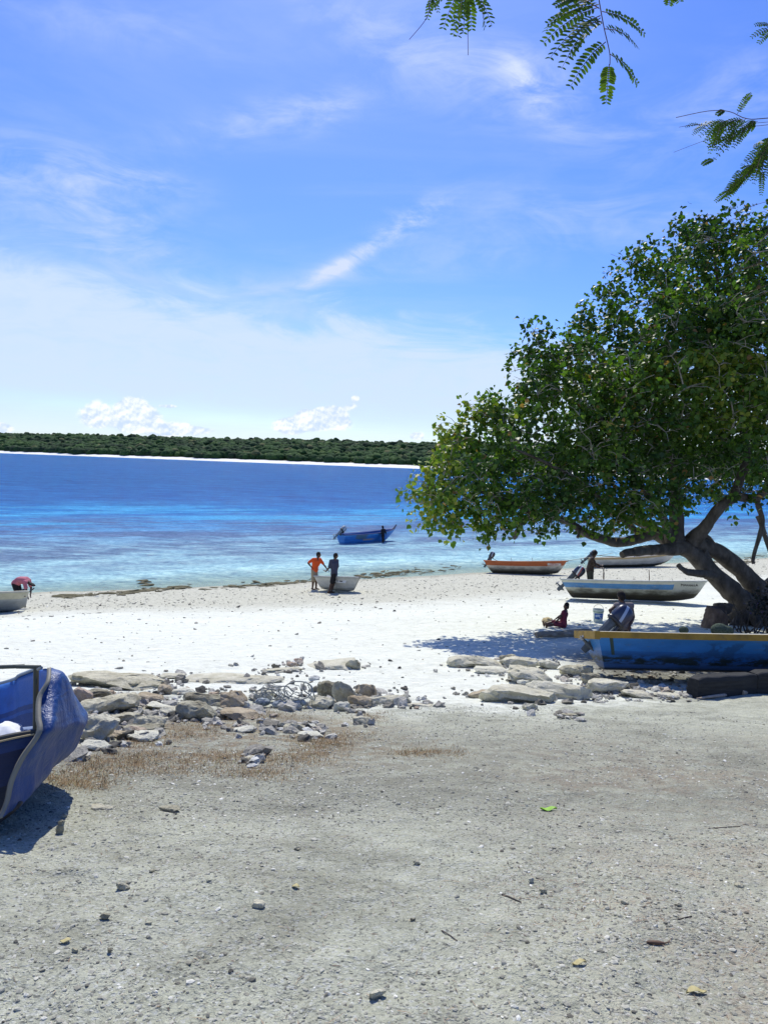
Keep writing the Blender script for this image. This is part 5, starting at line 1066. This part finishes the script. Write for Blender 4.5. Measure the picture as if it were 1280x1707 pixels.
# bucket
g = ground(996, 1037); k = 1 / FPX * g.y; bk = empty('bucket', g, 0, 'white plastic bucket with a blue label standing on the shaded sand', 'bucket')
BW = solid('bucket_plastic', (.56, .62, .56)); h_ = 22 * k; r_ = 8.6 * k; mb = MB(); mb.lathe([(0, .005), (r_ * .84, .005), (r_ * .84, .01), (r_ * .99, h_ * .9), (r_ * 1.05, h_ * .9), (r_ * 1.05, h_), (r_ * .96, h_), (r_ * .82, .02), (0, .02)], 28); mb.build('body', BW, bk, True)
mb = MB(); V = []; F = []; 
for i in range(17):
    an = R(-150 + 120 * i / 16)
    for zz, rf in ((h_ * .28, .885), (h_ * .72, .96)): V.append((math.cos(an) * (r_ * rf + .004), math.sin(an) * (r_ * rf + .004), zz))
for i in range(16): F.append((2 * i, 2 * i + 2, 2 * i + 3, 2 * i + 1))
o = mesh_np('label', V, F, nmat('blue_label', [(.42, (.03, .10, .34)), (.55, (.08, .20, .50)), (.62, (.55, .62, .68))], 9, 4, .5), bk, True); o.modifiers.new('t', 'SOLIDIFY').thickness = .002
mb = MB(); mb.tube([(math.cos(R(a_)) * r_, .02 * math.sin(R(a_)), h_ * .95 + math.sin(R(a_)) * r_ * 1.05) for a_ in range(0, 181, 15)], .006, 6); mb.build('handle', METAL, bk, True)
mb = MB(); mb.lathe([(r_ * .99, h_ * .8), (r_ * 1.06, h_ * .8), (r_ * 1.06, h_ * .86), (r_ * .99, h_ * .86)], 28); mb.build('rim', solid('green_rim', (.30, .40, .28)), bk, True)
# tree stump in front of the trunk
g = ground(1191, 1046); k = g.y / FPX; mb = MB(); hh = 34 * k; rr0 = 19 * k
V = []; F = []; n = 26
for j in range(13):
    f = j / 12; r__ = rr0 * (1.18 - .38 * f)
    for i in range(n):
        an = 6.283 * i / n; q = Vector((math.cos(an), math.sin(an), f * 2)); rr_ = r__ * (1 + .13 * mnoise.noise(q * 1.7) + .07 * mnoise.noise(q * 6)); V.append((math.cos(an) * rr_, math.sin(an) * rr_, f * hh + .04 * mnoise.noise(q * 3) * f))
for j in range(12):
    for i in range(n): F.append((j * n + i, j * n + (i + 1) % n, (j + 1) * n + (i + 1) % n, (j + 1) * n + i))
V.append((0, 0, hh * .96)); F += [(12 * n + i, 12 * n + (i + 1) % n, 13 * n) for i in range(n)]
st = mesh_np('tree_stump', V, F, nmat('stump_wood', [(.3, (.07, .05, .035)), (.55, (.19, .13, .09)), (.8, (.32, .24, .17))], 6, 7, .95, 1, 22, .03, (1, 1, .5)), None, True); st.location = g; tag(st, 'squat brown tree stump standing left of the big trunk', 'tree stump')
g2 = ground(1199, 1034); o = bpy.data.objects.new('cut_log', rock_mesh((30 * k, 24 * k, 20 * k), 991, .08, False, 5, 0, 30)); col.objects.link(o); o.data.materials.append(BARK); o.location = g + Vector((.32, .28, hh * .86)); tag(o, 'rounded lump of cut wood leaning on the right of the stump', 'log')
# tangled net and floats between the rocks
g = ground(470, 1180); net = empty('fishing_net', g, 0, 'tangled grey-blue net with hoops dumped among the beach rocks', 'fishing net'); NM = solid('net_cord', (.26, .28, .26)); mb = MB()
for q in range(20):
    c = Vector((rnd.uniform(-.28, .34), rnd.uniform(-.1, .2), rnd.uniform(.06, .22))); r0 = rnd.uniform(.06, .20); ax = Matrix.Rotation(rnd.uniform(0, 3), 3, 'Z') @ Matrix.Rotation(rnd.uniform(.3, 1.6), 3, 'X')
    pts = [c + ax @ Vector((math.cos(a_ / 14 * 6.283) * r0, math.sin(a_ / 14 * 6.283) * r0 * .7, rnd.uniform(-.02, .02))) for a_ in range(15)]
    for p_ in pts: p_.z = max(p_.z, .01)
    mb.tube(pts, .004 if q > 5 else .008, 5, False)
mb.build('net', NM, net, True)
for q, (x_, y_) in enumerate(((-.24, .02), (-.02, -.05), (.20, .04))): mb = MB(); mb.ell((x_, y_, .06), (.10, .07, .05), None, 12, 8); mb.build('bundle', nmat('pale_net_cloth', [(.35, (.12, .16, .18)), (.6, (.45, .50, .52))], 22, 6, .95, .9, 50, .02), net, True)
# dark bush and roots at the foot of the tree
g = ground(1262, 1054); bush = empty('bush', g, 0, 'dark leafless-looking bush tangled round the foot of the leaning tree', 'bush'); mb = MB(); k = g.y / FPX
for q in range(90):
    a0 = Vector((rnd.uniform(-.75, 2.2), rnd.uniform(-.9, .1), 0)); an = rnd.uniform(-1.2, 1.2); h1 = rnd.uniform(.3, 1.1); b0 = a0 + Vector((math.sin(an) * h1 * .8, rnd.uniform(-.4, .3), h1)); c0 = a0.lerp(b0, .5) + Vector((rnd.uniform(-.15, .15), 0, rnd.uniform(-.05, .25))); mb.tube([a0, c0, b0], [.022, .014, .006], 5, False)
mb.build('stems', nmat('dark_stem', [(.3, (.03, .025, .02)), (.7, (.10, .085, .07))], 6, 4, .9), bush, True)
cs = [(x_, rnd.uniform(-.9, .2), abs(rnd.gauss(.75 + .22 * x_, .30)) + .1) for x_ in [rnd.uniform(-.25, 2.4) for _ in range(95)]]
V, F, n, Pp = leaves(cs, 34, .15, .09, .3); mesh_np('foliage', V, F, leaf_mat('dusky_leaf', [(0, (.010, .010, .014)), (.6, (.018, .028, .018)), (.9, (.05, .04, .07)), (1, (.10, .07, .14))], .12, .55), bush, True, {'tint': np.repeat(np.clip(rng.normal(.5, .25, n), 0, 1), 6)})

# ------------------------------------------------------------------ overhanging feathery tree whose trunk is out of view
FB = empty('feathery_tree', (3.4, -.6, gz(3.4, -.6)), 0, 'feathery tree overhead, its leafy sprays hanging in at the top right', 'tree'); F0 = Vector(FB.location)
FBK = bark_mat('feathery_bark', (.05, .035, .03), (.16, .12, .10)); mb = MB(); mb.tube([(0, 0, -.1), (.05, .05, 1.2), (-.1, .1, 2.4), (-.3, .3, 3.4)], [.24, .18, .15, .11], 14); mb.build('trunk', FBK, FB, True)
FLEAF = leaf_mat('feather_leaflet', [(0, (.032, .065, .010)), (.5, (.065, .12, .016)), (1, (.12, .18, .025))], .42, .6, .25)
fork = F0 + Vector((-.3, .3, 3.4))
def frond(A, B, up, npair, ll, lw, acc, stem, sag=.12, gap=0.0):
    """one pinna: a stalk from A to B with paired leaflets"""
    d = B - A; L = d.length; T = d.normalized(); S = T.cross(up).normalized(); Nn = S.cross(T)
    pt = lambda f: A + d * f + Vector((0, 0, 1)) * (sag * L * math.sin(f * math.pi) * .8)
    stem.tube([pt(0), pt(.35), pt(.7), pt(1)], [.0011, .0009, .0007, .0004], 4, False)
    for i in range(npair):
        f = .10 + .88 * i / (npair - 1); c = pt(f); TT = (pt(min(1, f + .05)) - pt(f - .05)).normalized(); SS = TT.cross(up).normalized(); NN = SS.cross(TT)
        e_ = math.sin(math.pi * (.18 + .72 * i / (npair - 1))) ** .5
        for sg in (-1, 1):
            if rnd.random() < gap: continue
            D = (SS * sg * 1.0 + TT * .42 + NN * rnd.uniform(-.25, .12)).normalized(); l = ll * e_ * rnd.uniform(.88, 1.08); Wd = D.cross(NN).normalized() * lw * .5 * e_; cc = c + D * .0012
            b = len(acc[0]); 
            for (q, w, z) in ((0, .35, 0), (.22, .95, .05), (.6, 1.0, .06), (.9, .6, .02), (1.0, 0.12, 0)):
                acc[0].append(cc + D * l * q + Wd * w + NN * l * z); acc[0].append(cc + D * l * q - Wd * w + NN * l * z)
            for q in range(4): acc[1].append((b + 2 * q, b + 2 * q + 1, b + 2 * q + 3, b + 2 * q + 2))
            acc[2] += [min(1, max(0, rnd.gauss(.5, .2)))] * 10
def spray(name, twig_pts, tr, pinnae, Y, npair, ll, lw, src, lab=None, gap=.03):
    """twig_pts, pinnae given as photo pixels with distance"""
    e = empty(name, (0, 0, 0)); e.parent = FB; o0 = F0; tws = MB(); 
    tp_ = [at(x, y, Y * dd) for x, y, dd in twig_pts]; tws.tube([q - o0 for q in spl([src] + tp_, 24)], [.014 * max(0, 1 - i / 7) ** 1.5 + tr * (1.5 - .6 * i / 24) for i in range(25)], 6)
    for (ax, ay, bx, by, dz) in pinnae:
        A = at(ax, ay, Y) - o0; B = at(bx, by, Y * dz) - o0; acc = [[], [], []]; frond(A, B, (Vector((rnd.uniform(-.25, .25), -.8, .45))).normalized(), npair, ll, lw, acc, tws, gap=gap); mesh_np('pinnate_leaf', acc[0], acc[1], FLEAF, e, True, {'tint': acc[2]})
    tws.build('twig', nmat('red_twig', [(.3, (.09, .04, .04)), (.7, (.18, .10, .08))], 20, 3, .8), e, True); return e
Y1 = 1.75
spray('leafy_branch', [(1010, -260, .9), (990, -60, .98), (998, 0, 1), (1006, 45, 1), (1013, 75, 1), (1016, 92, 1), (1016, 108, 1)], .0011,
      [(1003, 19, 1074, 57, 1.02), (1008, 48, 1062, 78, 1.05), (1016, 90, 1062, 140, 1.03), (1015, 107, 1010, 172, 1.0), (1009, 70, 950, 145, .98), (1002, 36, 942, 80, .94),
       (998, 14, 938, 0, 1.05), (996, 8, 912, 40, 1.02), (997, 12, 905, 72, 1.0), (1000, 26, 915, 98, .97), (1000, 30, 935, 115, .95), (985, 0, 908, 52, 1.1), (1003, 38, 950, 92, 1.05), (980, -5, 925, 10, 1)], Y1, 14, .0185, .0082, fork, gap=.02)
spray('leafy_branch', [(900, -260, .9), (800, -120, .97), (778, -30, 1), (779, 20, 1), (780, 92, 1)], .0009,
      [(772, -28, 738, 48, 1.0), (774, -24, 755, 58, 1.05), (776, -20, 772, 56, 1.0), (779, -22, 786, 50, 1.02), (784, -26, 820, 44, .98), (770, -30, 716, 16, 1.03), (776, -30, 762, 62, .94), (792, -24, 808, 46, 1.06)], Y1 * 1.25, 13, .0205, .0086, fork)
spray('bare_twig', [(900, -240, .9), (770, -100, 1), (720, -10, 1), (712, 28, 1), (682, 66, 1)], .0009, [(720, -4, 712, 32, 1), (716, -12, 730, 20, 1)], Y1 * 1.25, 8, .012, .006, fork)
spray('leafy_branch', [(1200, -200, .9), (1150, -60, 1), (1118, -10, 1), (1112, 2, 1)], .0009, [(1120, -16, 1114, 8, 1), (1126, -20, 1132, 2, 1)], Y1, 8, .014, .006, fork)
Y2 = 3.4; src2 = at(1700, 120, 3.0)
mb = MB(); mb.tube([q - F0 for q in spl([fork, F0 + Vector((.4, 1.2, 3.6)), at(1900, 60, 2.6), src2], 20)], [.07 * (1 - i / 22) + .016 for i in range(21)], 8); mb.build('bough', FBK, FB, True)
def rp(cx, cy, ang0, n, l0, l1):
    return [(cx + rnd.uniform(-3, 3), cy + rnd.uniform(-3, 3), cx + math.cos(a) * l, cy + math.sin(a) * l, rnd.uniform(.96, 1.05)) for a, l in ((R(rnd.gauss(ang0, 16)), rnd.uniform(l0, l1)) for _ in range(n))]
def lp(pts, ang0, n, l0, l1, j=1.0):
    out = []
    for i in range(n):
        f = (i + .5) / n * (len(pts) - 1); k = int(f); u_ = f - k; x = pts[k][0] + (pts[k + 1][0] - pts[k][0]) * u_; y = pts[k][1] + (pts[k + 1][1] - pts[k][1]) * u_; a = R(rnd.gauss(ang0, 15 * j)); l = rnd.uniform(l0, l1)
        out.append((x, y, x + math.cos(a) * l, y + math.sin(a) * l, rnd.uniform(.97, 1.04)))
    return out
spray('leafy_branch', [(1500, 180, .98), (1290, 196, 1), (1245, 198, 1), (1215, 186, 1), (1180, 185, 1), (1126, 196, 1)], .0014,
      lp([(1245, 198), (1215, 200), (1195, 205)], 128, 13, 34, 56) + lp([(1262, 200), (1220, 230)], 140, 8, 30, 50) + [(1262, 202, 1190, 266, 1), (1190, 266, 1170, 275, 1), (1228, 190, 1252, 156, 1), (1232, 186, 1250, 160, 1.03), (1208, 184, 1194, 192, 1), (1256, 200, 1250, 218, 1), (1240, 200, 1178, 240, 1.02), (1205, 200, 1176, 228, 1)], Y2, 12, .0165, .0075, src2)
spray('bare_twig', [(1500, 160, 1), (1300, 205, 1), (1215, 210, 1), (1160, 208, 1), (1131, 212, 1)], .0009, [(1168, 208, 1142, 212, 1), (1176, 210, 1154, 225, 1)], Y2, 9, .010, .005, src2)
spray('bare_twig', [(1500, 190, 1), (1260, 205, 1), (1180, 232, 1), (1122, 254, 1)], .0008, [(1200, 226, 1192, 236, 1)], Y2 * 1.02, 5, .010, .005, src2)
spray('leafy_branch', [(1500, 170, .98), (1330, 210, 1), (1285, 250, 1), (1255, 285, 1), (1225, 315, 1), (1196, 335, 1)], .0013,
      lp([(1290, 228), (1262, 275), (1228, 308)], 138, 22, 26, 50) + lp([(1285, 225), (1266, 262)], 105, 12, 36, 60) + [(1270, 285, 1268, 325, 1), (1240, 295, 1210, 334, 1), (1222, 318, 1192, 336, 1), (1255, 275, 1222, 296, 1), (1290, 260, 1272, 300, 1)], Y2, 12, .0165, .0075, src2)
spray('leafy_branch', [(1500, 20, .98), (1310, 40, 1), (1280, 52, 1)], .0010, [(1290, 48, 1252, 62, 1), (1288, 44, 1258, 42, 1), (1286, 52, 1264, 72, 1)], Y2 * .7, 9, .012, .0052, src2)
spray('bare_twig', [(1500, 300, 1), (1320, 330, 1), (1270, 338, 1), (1222, 356, 1)], .0009, [(1262, 340, 1250, 345, 1)], Y2, 3, .008, .004, src2)
for q, (x0, y0, x1, y1) in enumerate(((1300, 430, 1205, 462), (1300, 468, 1202, 510), (1300, 480, 1228, 512), (1300, 500, 1236, 516), (1300, 440, 1238, 448))):
    spray('bare_twig', [(1450, y0 - 40, 1), (x0, y0, 1), ((x0 + x1) / 2, (y0 + y1) / 2 - 3, 1), (x1, y1, 1)], .0009, [((x0 * .4 + x1 * .6), (y0 * .4 + y1 * .6) - 2, x1 + 6, y1 + 8, 1)] if q in (0, 1) else [(x0, y0, x0 - 10, y0 + 8, 1)], Y2 * 1.1, 8, .012, .0045, at(1700, 300, 3.4))
mb = MB(); mb.tube([q - F0 for q in spl([src2, at(1760, 240, 3.2), at(1700, 300, 3.4)], 12)], .016, 6); mb.build('bough', FBK, FB, True)

# ------------------------------------------------------------------ people (joints in metres: x right, y away, z up)
def skin_m(name, c): return nmat(name, [(.3, tuple(v * .85 for v in c)), (.7, tuple(v * 1.15 for v in c))], 7, 4, .5, spec=.4)
SKIN = skin_m('brown_skin', (.085, .045, .028)); HAIR = solid('black_hair', (.012, .010, .010), .8); EYE = solid('eye_white', (.5, .48, .45), .3)
def cloth(name, c, var=.25): return nmat(name, [(.3, tuple(v * (1 - var) for v in c)), (.7, tuple(v * (1 + var * .5) for v in c))], 9, 5, .9, .5, 26, .012)
def capsule(mb, a, b, r0, r1, n=14):
    a, b = Vector(a), Vector(b); d = b - a; L = max(d.length, 1e-5); T = d / L; pts = []; rad = []
    for k in range(5): an = k / 4 * math.pi / 2; pts.append(a - T * r0 * math.cos(an)); rad.append(max(r0 * math.sin(an), r0 * .06))
    pts.append(a + d * .5); rad.append((r0 + r1) / 2)
    for k in range(5): an = k / 4 * math.pi / 2; pts.append(b + T * r1 * math.sin(an)); rad.append(max(r1 * math.cos(an), r1 * .06))
    mb.tube(pts, rad, n)
def fuse(mb, name, mt, parent, vox, smooth=3):
    o = mb.build(name, mt, parent, False); r = o.modifiers.new('fuse', 'REMESH'); r.mode = 'VOXEL'; r.voxel_size = vox; r.use_smooth_shade = True
    s = o.modifiers.new('smooth', 'SMOOTH'); s.factor = .5; s.iterations = smooth; return o
def hand(mb, wr, d, side, grip=.35):
    d = Vector(d).normalized(); s = Vector(side); s = (s - d * s.dot(d)).normalized(); n = d.cross(s)
    for k in (-1, -.33, .33, 1): capsule(mb, wr + d * .01 + s * k * .014, wr + d * .085 + s * k * .030, .015, .013, 8)
    for k, l in ((-1, .062), (-.35, .074), (.35, .070), (1, .054)):
        a = wr + d * .088 + s * k * .030; b = a + (d + n * grip * .6).normalized() * l * .5; c = b + (d * (1 - grip) + n * grip * 1.5).normalized() * l * .5; capsule(mb, a, b, .0095, .009, 7); capsule(mb, b, c, .009, .0075, 7)
    a = wr + d * .03 - s * .03; b = a + (d * .6 - s * .9 + n * .2).normalized() * .04; c = b + (d - s * .2 + n * .3).normalized() * .032; capsule(mb, a, b, .013, .011, 7); capsule(mb, b, c, .011, .009, 7)
def person(loc, label, J, face, top, bottom, s=1.0, yaw=0.0, top_len=1, sleeves=1, leg_len=.55, thick=1.0, group='people on the beach', hairlen=0):
    """J: joint positions; face: horizontal direction of the face"""
    e = empty('person', loc, yaw, label, 'person', group); e.scale = (s,) * 3
    j = {k: Vector(v) for k, v in J.items()}; f = Vector(face).normalized(); up = (j['head'] - j['neck']).normalized(); up = (up - f * up.dot(f) * .6).normalized(); sd_ = f.cross(up).normalized(); t = thick
    mb = MB(); sv = (j['shL'] - j['shR']) * .5; hv = (j['hipL'] - j['hipR']) * .5
    for k in (-.55, 0, .55): capsule(mb, j['chest'] + sv * k * .9, j['waist'] + hv * k * .9, .105 * t, .095 * t)
    for k in (-.6, 0, .6): capsule(mb, j['waist'] + hv * k * .9, j['pelvis'] + hv * k, .095 * t, .110 * t)
    capsule(mb, j['shL'], j['shR'], .060 * t, .060 * t); capsule(mb, j['chest'] + (j['neck'] - j['chest']) * .5, j['neck'], .085, .058); capsule(mb, j['neck'], j['head'] - up * .06, .055, .052)
    hc = j['head']; rot = Matrix((f, sd_, up)).transposed()
    mb.ell(hc + up * .025 - f * .008, (.098, .076, .108), rot, 18, 14); mb.ell(hc - up * .055 + f * .022, (.064, .055, .062), rot, 14, 10)
    mb.ell(hc + f * .098 - up * .005, (.020, .015, .024), rot, 8, 8); mb.ell(hc + f * .082 - up * .048, (.014, .024, .012), rot, 8, 8); mb.ell(hc + f * .074 - up * .088, (.018, .022, .016), rot, 8, 8)
    for q in (-1, 1): mb.ell(hc + sd_ * q * .078 - up * .002, (.020, .010, .030), rot, 8, 8); mb.ell(hc + f * .086 + sd_ * q * .028 + up * .028, (.012, .020, .008), rot, 8, 6)
    for S in 'LR':
        capsule(mb, j['hip' + S], j['kn' + S], .086 * t, .058 * t); capsule(mb, j['kn' + S], j['kn' + S].lerp(j['an' + S], .35), .055 * t, .057 * t); capsule(mb, j['kn' + S].lerp(j['an' + S], .35), j['an' + S], .057 * t, .036)
        td = (Vector(j.get('toe' + S, j['an' + S] + f * .16 - Vector((0, 0, .05)))) - j['an' + S]); capsule(mb, j['an' + S] - td * .2 - Vector((0, 0, .015)), j['an' + S] + td * .8, .036, .030); 
        sx_ = Vector((-td.y, td.x, 0)).normalized()
        for q in range(5): a = j['an' + S] + td * .85 + sx_ * (q - 2) * .014 ; capsule(mb, a, a + td.normalized() * (.035 - .004 * q), .011, .009, 6)
        capsule(mb, j['sh' + S], j['el' + S], .050 * t, .038 * t); capsule(mb, j['el' + S], j['el' + S].lerp(j['wr' + S], .3), .038, .038); capsule(mb, j['el' + S].lerp(j['wr' + S], .3), j['wr' + S], .038, .025)
        hd = Vector(j.get('hd' + S, j['wr' + S] - j['el' + S])); hand(mb, j['wr' + S], hd, Vector((0, 1, .2)) if abs(hd.normalized().y) < .8 else Vector((1, 0, 0)))
    body = fuse(mb, 'body', SKIN, e, .010, 2)
    hb = MB(); hb.ell(hc + up * .040 - f * .018, (.100, .084, .106), rot, 18, 14); hb.ell(hc - f * .045 + up * .0, (.062, .078, .085), rot, 14, 10); 
    if hairlen: hb.ell(hc - f * .06 - up * .05, (.05, .06, .07 * hairlen), rot, 12, 10)
    h_ = fuse(hb, 'hair', HAIR, e, .009, 1); eb = MB()
    # clothing
    cb = MB(); g = .016; wl = j['waist'].lerp(j['pelvis'], top_len)
    for k in (-.62, 0, .62): capsule(cb, j['chest'] + sv * k * .9, j['waist'] + hv * k, (.105 + g) * t, (.102 + g) * t); capsule(cb, j['waist'] + hv * k, wl + hv * k, (.102 + g) * t, (.120 + g) * t)
    capsule(cb, j['shL'], j['shR'], .068 * t + .01, .068 * t + .01)
    for S in 'LR': capsule(cb, j['sh' + S], j['sh' + S].lerp(j['el' + S], min(sleeves, 1)), .056 * t + g, .046 * t + g * 1.3)
    if sleeves > 1:
        for S in 'LR': capsule(cb, j['el' + S], j['el' + S].lerp(j['wr' + S], sleeves - 1), .046 + g * .8, .034 + g)
    tp_ = fuse(cb, 'shirt', top, e, .013, 3)
    if bottom:
        sb = MB()
        for k in (-.7, 0, .7): capsule(sb, j['waist'].lerp(j['pelvis'], .6) + hv * k, j['pelvis'] + hv * k, .112 * t, (.112 + g * .8) * t)
        for S in 'LR': 
            capsule(sb, j['hip' + S], j['hip' + S].lerp(j['kn' + S], min(1, leg_len * 1.8)), .092 * t + g, .068 * t + g * 1.6)
            if leg_len > .56: capsule(sb, j['kn' + S], j['kn' + S].lerp(j['an' + S], (leg_len - .55) * 2.2), .066 * t + g * 1.5, .055 + g * 1.2)
        fuse(sb, 'shorts' if leg_len < .8 else 'trousers', bottom, e, .013, 3)
    return e
def stand(**kw):
    J = dict(pelvis=(0, 0, .93), waist=(0, 0, 1.08), chest=(0, 0, 1.30), neck=(0, 0, 1.47), head=(0.02, 0, 1.62), shL=(0, .17, 1.41), shR=(0, -.17, 1.41), elL=(-.03, .22, 1.13), elR=(-.03, -.22, 1.13), wrL=(.05, .20, .89), wrR=(.05, -.20, .89),
             hipL=(0, .09, .90), hipR=(0, -.09, .90), knL=(.03, .10, .48), knR=(.02, -.10, .48), anL=(-.01, .10, .06), anR=(0, -.10, .06)); J.update(kw); return J
# man in the orange shirt: hand on hip, other arm stretched to the dinghy
gP = ground(523, 983)
person(gP, 'man in bright orange shirt and khaki shorts, hand on hip, standing at the dinghy stern', stand(pelvis=(.02, 0, .90), hipL=(.05, .08, .88), hipR=(-.03, -.08, .88), waist=(.03, 0, 1.05), chest=(.10, 0, 1.27), neck=(.14, 0, 1.43), head=(.18, 0, 1.58),
       shR=(-.05, -.10, 1.38), elR=(-.27, -.14, 1.22), wrR=(-.10, -.14, 1.02), hdR=(.7, 0, -.7), shL=(.24, .08, 1.37), elL=(.42, .05, 1.14), wrL=(.60, 0, .93), hdL=(.7, 0, -.8), knR=(-.02, -.08, .46), anR=(-.05, -.08, .06), knL=(.09, .08, .46), anL=(.10, .08, .06)),
       (1, -.15, 0), cloth('orange_shirt', (.80, .11, .025), .12), cloth('khaki_shorts', (.36, .29, .20)), s=1.03, sleeves=.75, leg_len=.56)
# man in the dark shirt leaning back on the dinghy
gQ = ground(548, 989)
person(gQ, 'man in dark grey-blue shirt leaning back against the white dinghy, facing the sea', stand(pelvis=(.20, .12, .85), hipL=(.22, .20, .83), hipR=(.20, .03, .83), waist=(.19, .10, 1.02), chest=(.19, .08, 1.27), neck=(.20, .08, 1.45), head=(.25, .08, 1.60),
       shL=(.30, .18, 1.39), shR=(.06, -.02, 1.39), elL=(.33, .24, 1.12), wrL=(.30, .30, .88), elR=(.0, -.04, 1.12), wrR=(-.16, .10, .92), hdR=(-.8, .4, .5), knL=(.20, .16, .46), anL=(.10, .06, .06), knR=(.12, -.02, .46), anR=(.0, -.06, .06)),
       (1, .25, 0), cloth('slate_shirt', (.055, .062, .10)), cloth('black_shorts', (.02, .02, .022)), s=1.03, sleeves=.95, leg_len=.50, top_len=1.25, thick=1.08)
# person wading beside the floating boat
gW = onwater(638, 904)
person(gW - Vector((0, .1, .42)), 'person in dark clothes wading beside the floating blue boat', stand(shL=(.10, .12, 1.41), shR=(-.10, -.12, 1.41), elL=(.2, .2, 1.2), wrL=(.22, .34, 1.05), elR=(-.1, -.22, 1.14), wrR=(.0, -.10, .95), head=(-.04, 0, 1.60), chest=(-.02, 0, 1.3)),
       (-.5, 1, 0), cloth('black_top', (.015, .015, .02)), cloth('dark_trousers', (.03, .025, .025)), s=1.0, sleeves=1.6, leg_len=.9, group='people by the boats', top_len=1.2)
# man standing in the striped boat
M2 = boat2.matrix_basis
def inboat(b, v): return b.location + (b.rotation_euler.to_matrix() @ Vector(v))
person(inboat(boat2, (.60, -.05, .22)), 'man in brown-black shirt standing at the stern of the blue-striped boat holding a line', stand(pelvis=(0, 0, .84), hipL=(.0, .10, .82), hipR=(0, -.10, .82), waist=(.0, 0, .98), chest=(.04, 0, 1.2), neck=(.10, 0, 1.36), head=(.15, 0, 1.50),
       shL=(.10, .16, 1.31), shR=(.02, -.16, 1.31), elR=(.14, -.20, 1.06), wrR=(.32, -.12, 1.0), hdR=(1, 0, -.1), elL=(.22, .20, 1.12), wrL=(.36, .08, 1.08), hdL=(1, 0, -.2), knL=(.05, .12, .42), knR=(.03, -.12, .42)),
       (.9, .5, -.3), cloth('brown_black_shirt', (.045, .032, .028), .5), cloth('dark_green_trousers', (.05, .055, .045)), s=1.0, sleeves=.8, leg_len=.9, group='people by the boats')
hp_ = inboat(boat2, (.60, -.05, .22)) + Vector((.42, -.1, 1.04)); mb = MB(); mb.tube([hp_ - hp_, Vector((.10, 0, -.25)), Vector((.10, 0, -.55)), Vector((.0, .05, -.80))], .012, 6); o = mb.build('rope', solid('dark_rope', (.06, .06, .06)), None, True); o.location = hp_; tag(o, 'dark line hanging from the hands of the man in the striped boat', 'rope')
# person standing behind the motor of the big blue boat
gS = at(1036, 1055, boat7.location.y + 1.9); gS.z = gz(gS.x, gS.y)
person(gS, 'person in grey vest standing just behind the tilted motor of the big blue boat', stand(head=(-.06, .02, 1.60), neck=(-.02, 0, 1.46), shL=(.18, .02, 1.40), shR=(-.17, -.04, 1.40), elL=(.24, -.02, 1.14), elR=(-.34, -.12, 1.30), wrL=(.12, -.16, .95), wrR=(-.26, -.20, 1.12), hdR=(.5, -.3, -.8),
       hipL=(.09, 0, .90), hipR=(-.09, 0, .90), knL=(.10, .02, .48), knR=(-.10, .02, .48), anL=(.10, 0, .06), anR=(-.10, 0, .06)),
       (-.45, .9, 0), cloth('grey_vest', (.20, .18, .18)), cloth('dark_shorts', (.03, .03, .035)), s=.88, sleeves=.12, leg_len=.55, group='people by the boats')
# child in a maroon top sitting on the sand, legs stretched to the left
gC = ground(938, 1046)
person(gC, 'small child in a maroon dress sitting on the shaded sand with legs stretched out', dict(pelvis=(0, 0, .13), waist=(.0, 0, .28), chest=(.03, 0, .50), neck=(.06, 0, .66), head=(.08, 0, .81), shL=(.10, .12, .60), shR=(-.04, -.12, .60), elL=(-.06, .20, .42), elR=(-.17, -.18, .40), wrL=(-.26, .16, .28), wrR=(-.30, -.10, .24),
       hipL=(-.02, .09, .12), hipR=(-.02, -.09, .12), knL=(-.38, .12, .16), knR=(-.36, -.13, .15), anL=(-.70, .10, .06), anR=(-.66, -.14, .06), toeL=(-.74, .10, .20), toeR=(-.70, -.14, .20)),
       (-1, -.1, -.15), cloth('maroon_dress', (.20, .035, .06)), cloth('maroon_skirt', (.16, .03, .05)), s=.74, sleeves=.3, leg_len=.5, top_len=1.1, group='people by the boats', hairlen=1)
g = ground(911, 1041); o = bpy.data.objects.new('coconut_husk', rock_mesh((.30, .22, .20), 555, .06, False, 4, 0, 40)); col.objects.link(o); o.data.materials.append(nmat('yellow_husk', [(.3, (.36, .27, .13)), (.7, (.62, .52, .30))], 9, 5, .9, .6, 30, .01)); o.location = g + Vector((0, 0, .09)); tag(o, 'yellowish husk lying on sand by the feet of the child', 'husk')
# person bending over the cream boat
gB = ground(18, 1016) + Vector((0, .75, 0)); gB.z = gz(gB.x, gB.y)
person(gB, 'person in pink shirt and black shorts bending low over the cream boat', dict(pelvis=(-.22, .1, .86), waist=(-.10, .1, .98), chest=(.12, .05, .98), neck=(.27, 0, .92), head=(.38, -.02, .86), shL=(.20, .18, .96), shR=(.20, -.14, .94), elL=(.28, .18, .70), elR=(.28, -.18, .68), wrL=(.30, .10, .50), wrR=(.30, -.14, .48),
       hipL=(-.22, .19, .84), hipR=(-.22, .01, .84), knL=(-.12, .20, .46), knR=(-.10, .0, .46), anL=(-.16, .20, .06), anR=(-.16, -.02, .06)),
       (.7, -.1, -.6), cloth('pink_shirt', (.50, .16, .20)), cloth('black_shorts_b', (.015, .015, .02)), s=1.0, sleeves=.7, leg_len=.5, group='people on the beach')
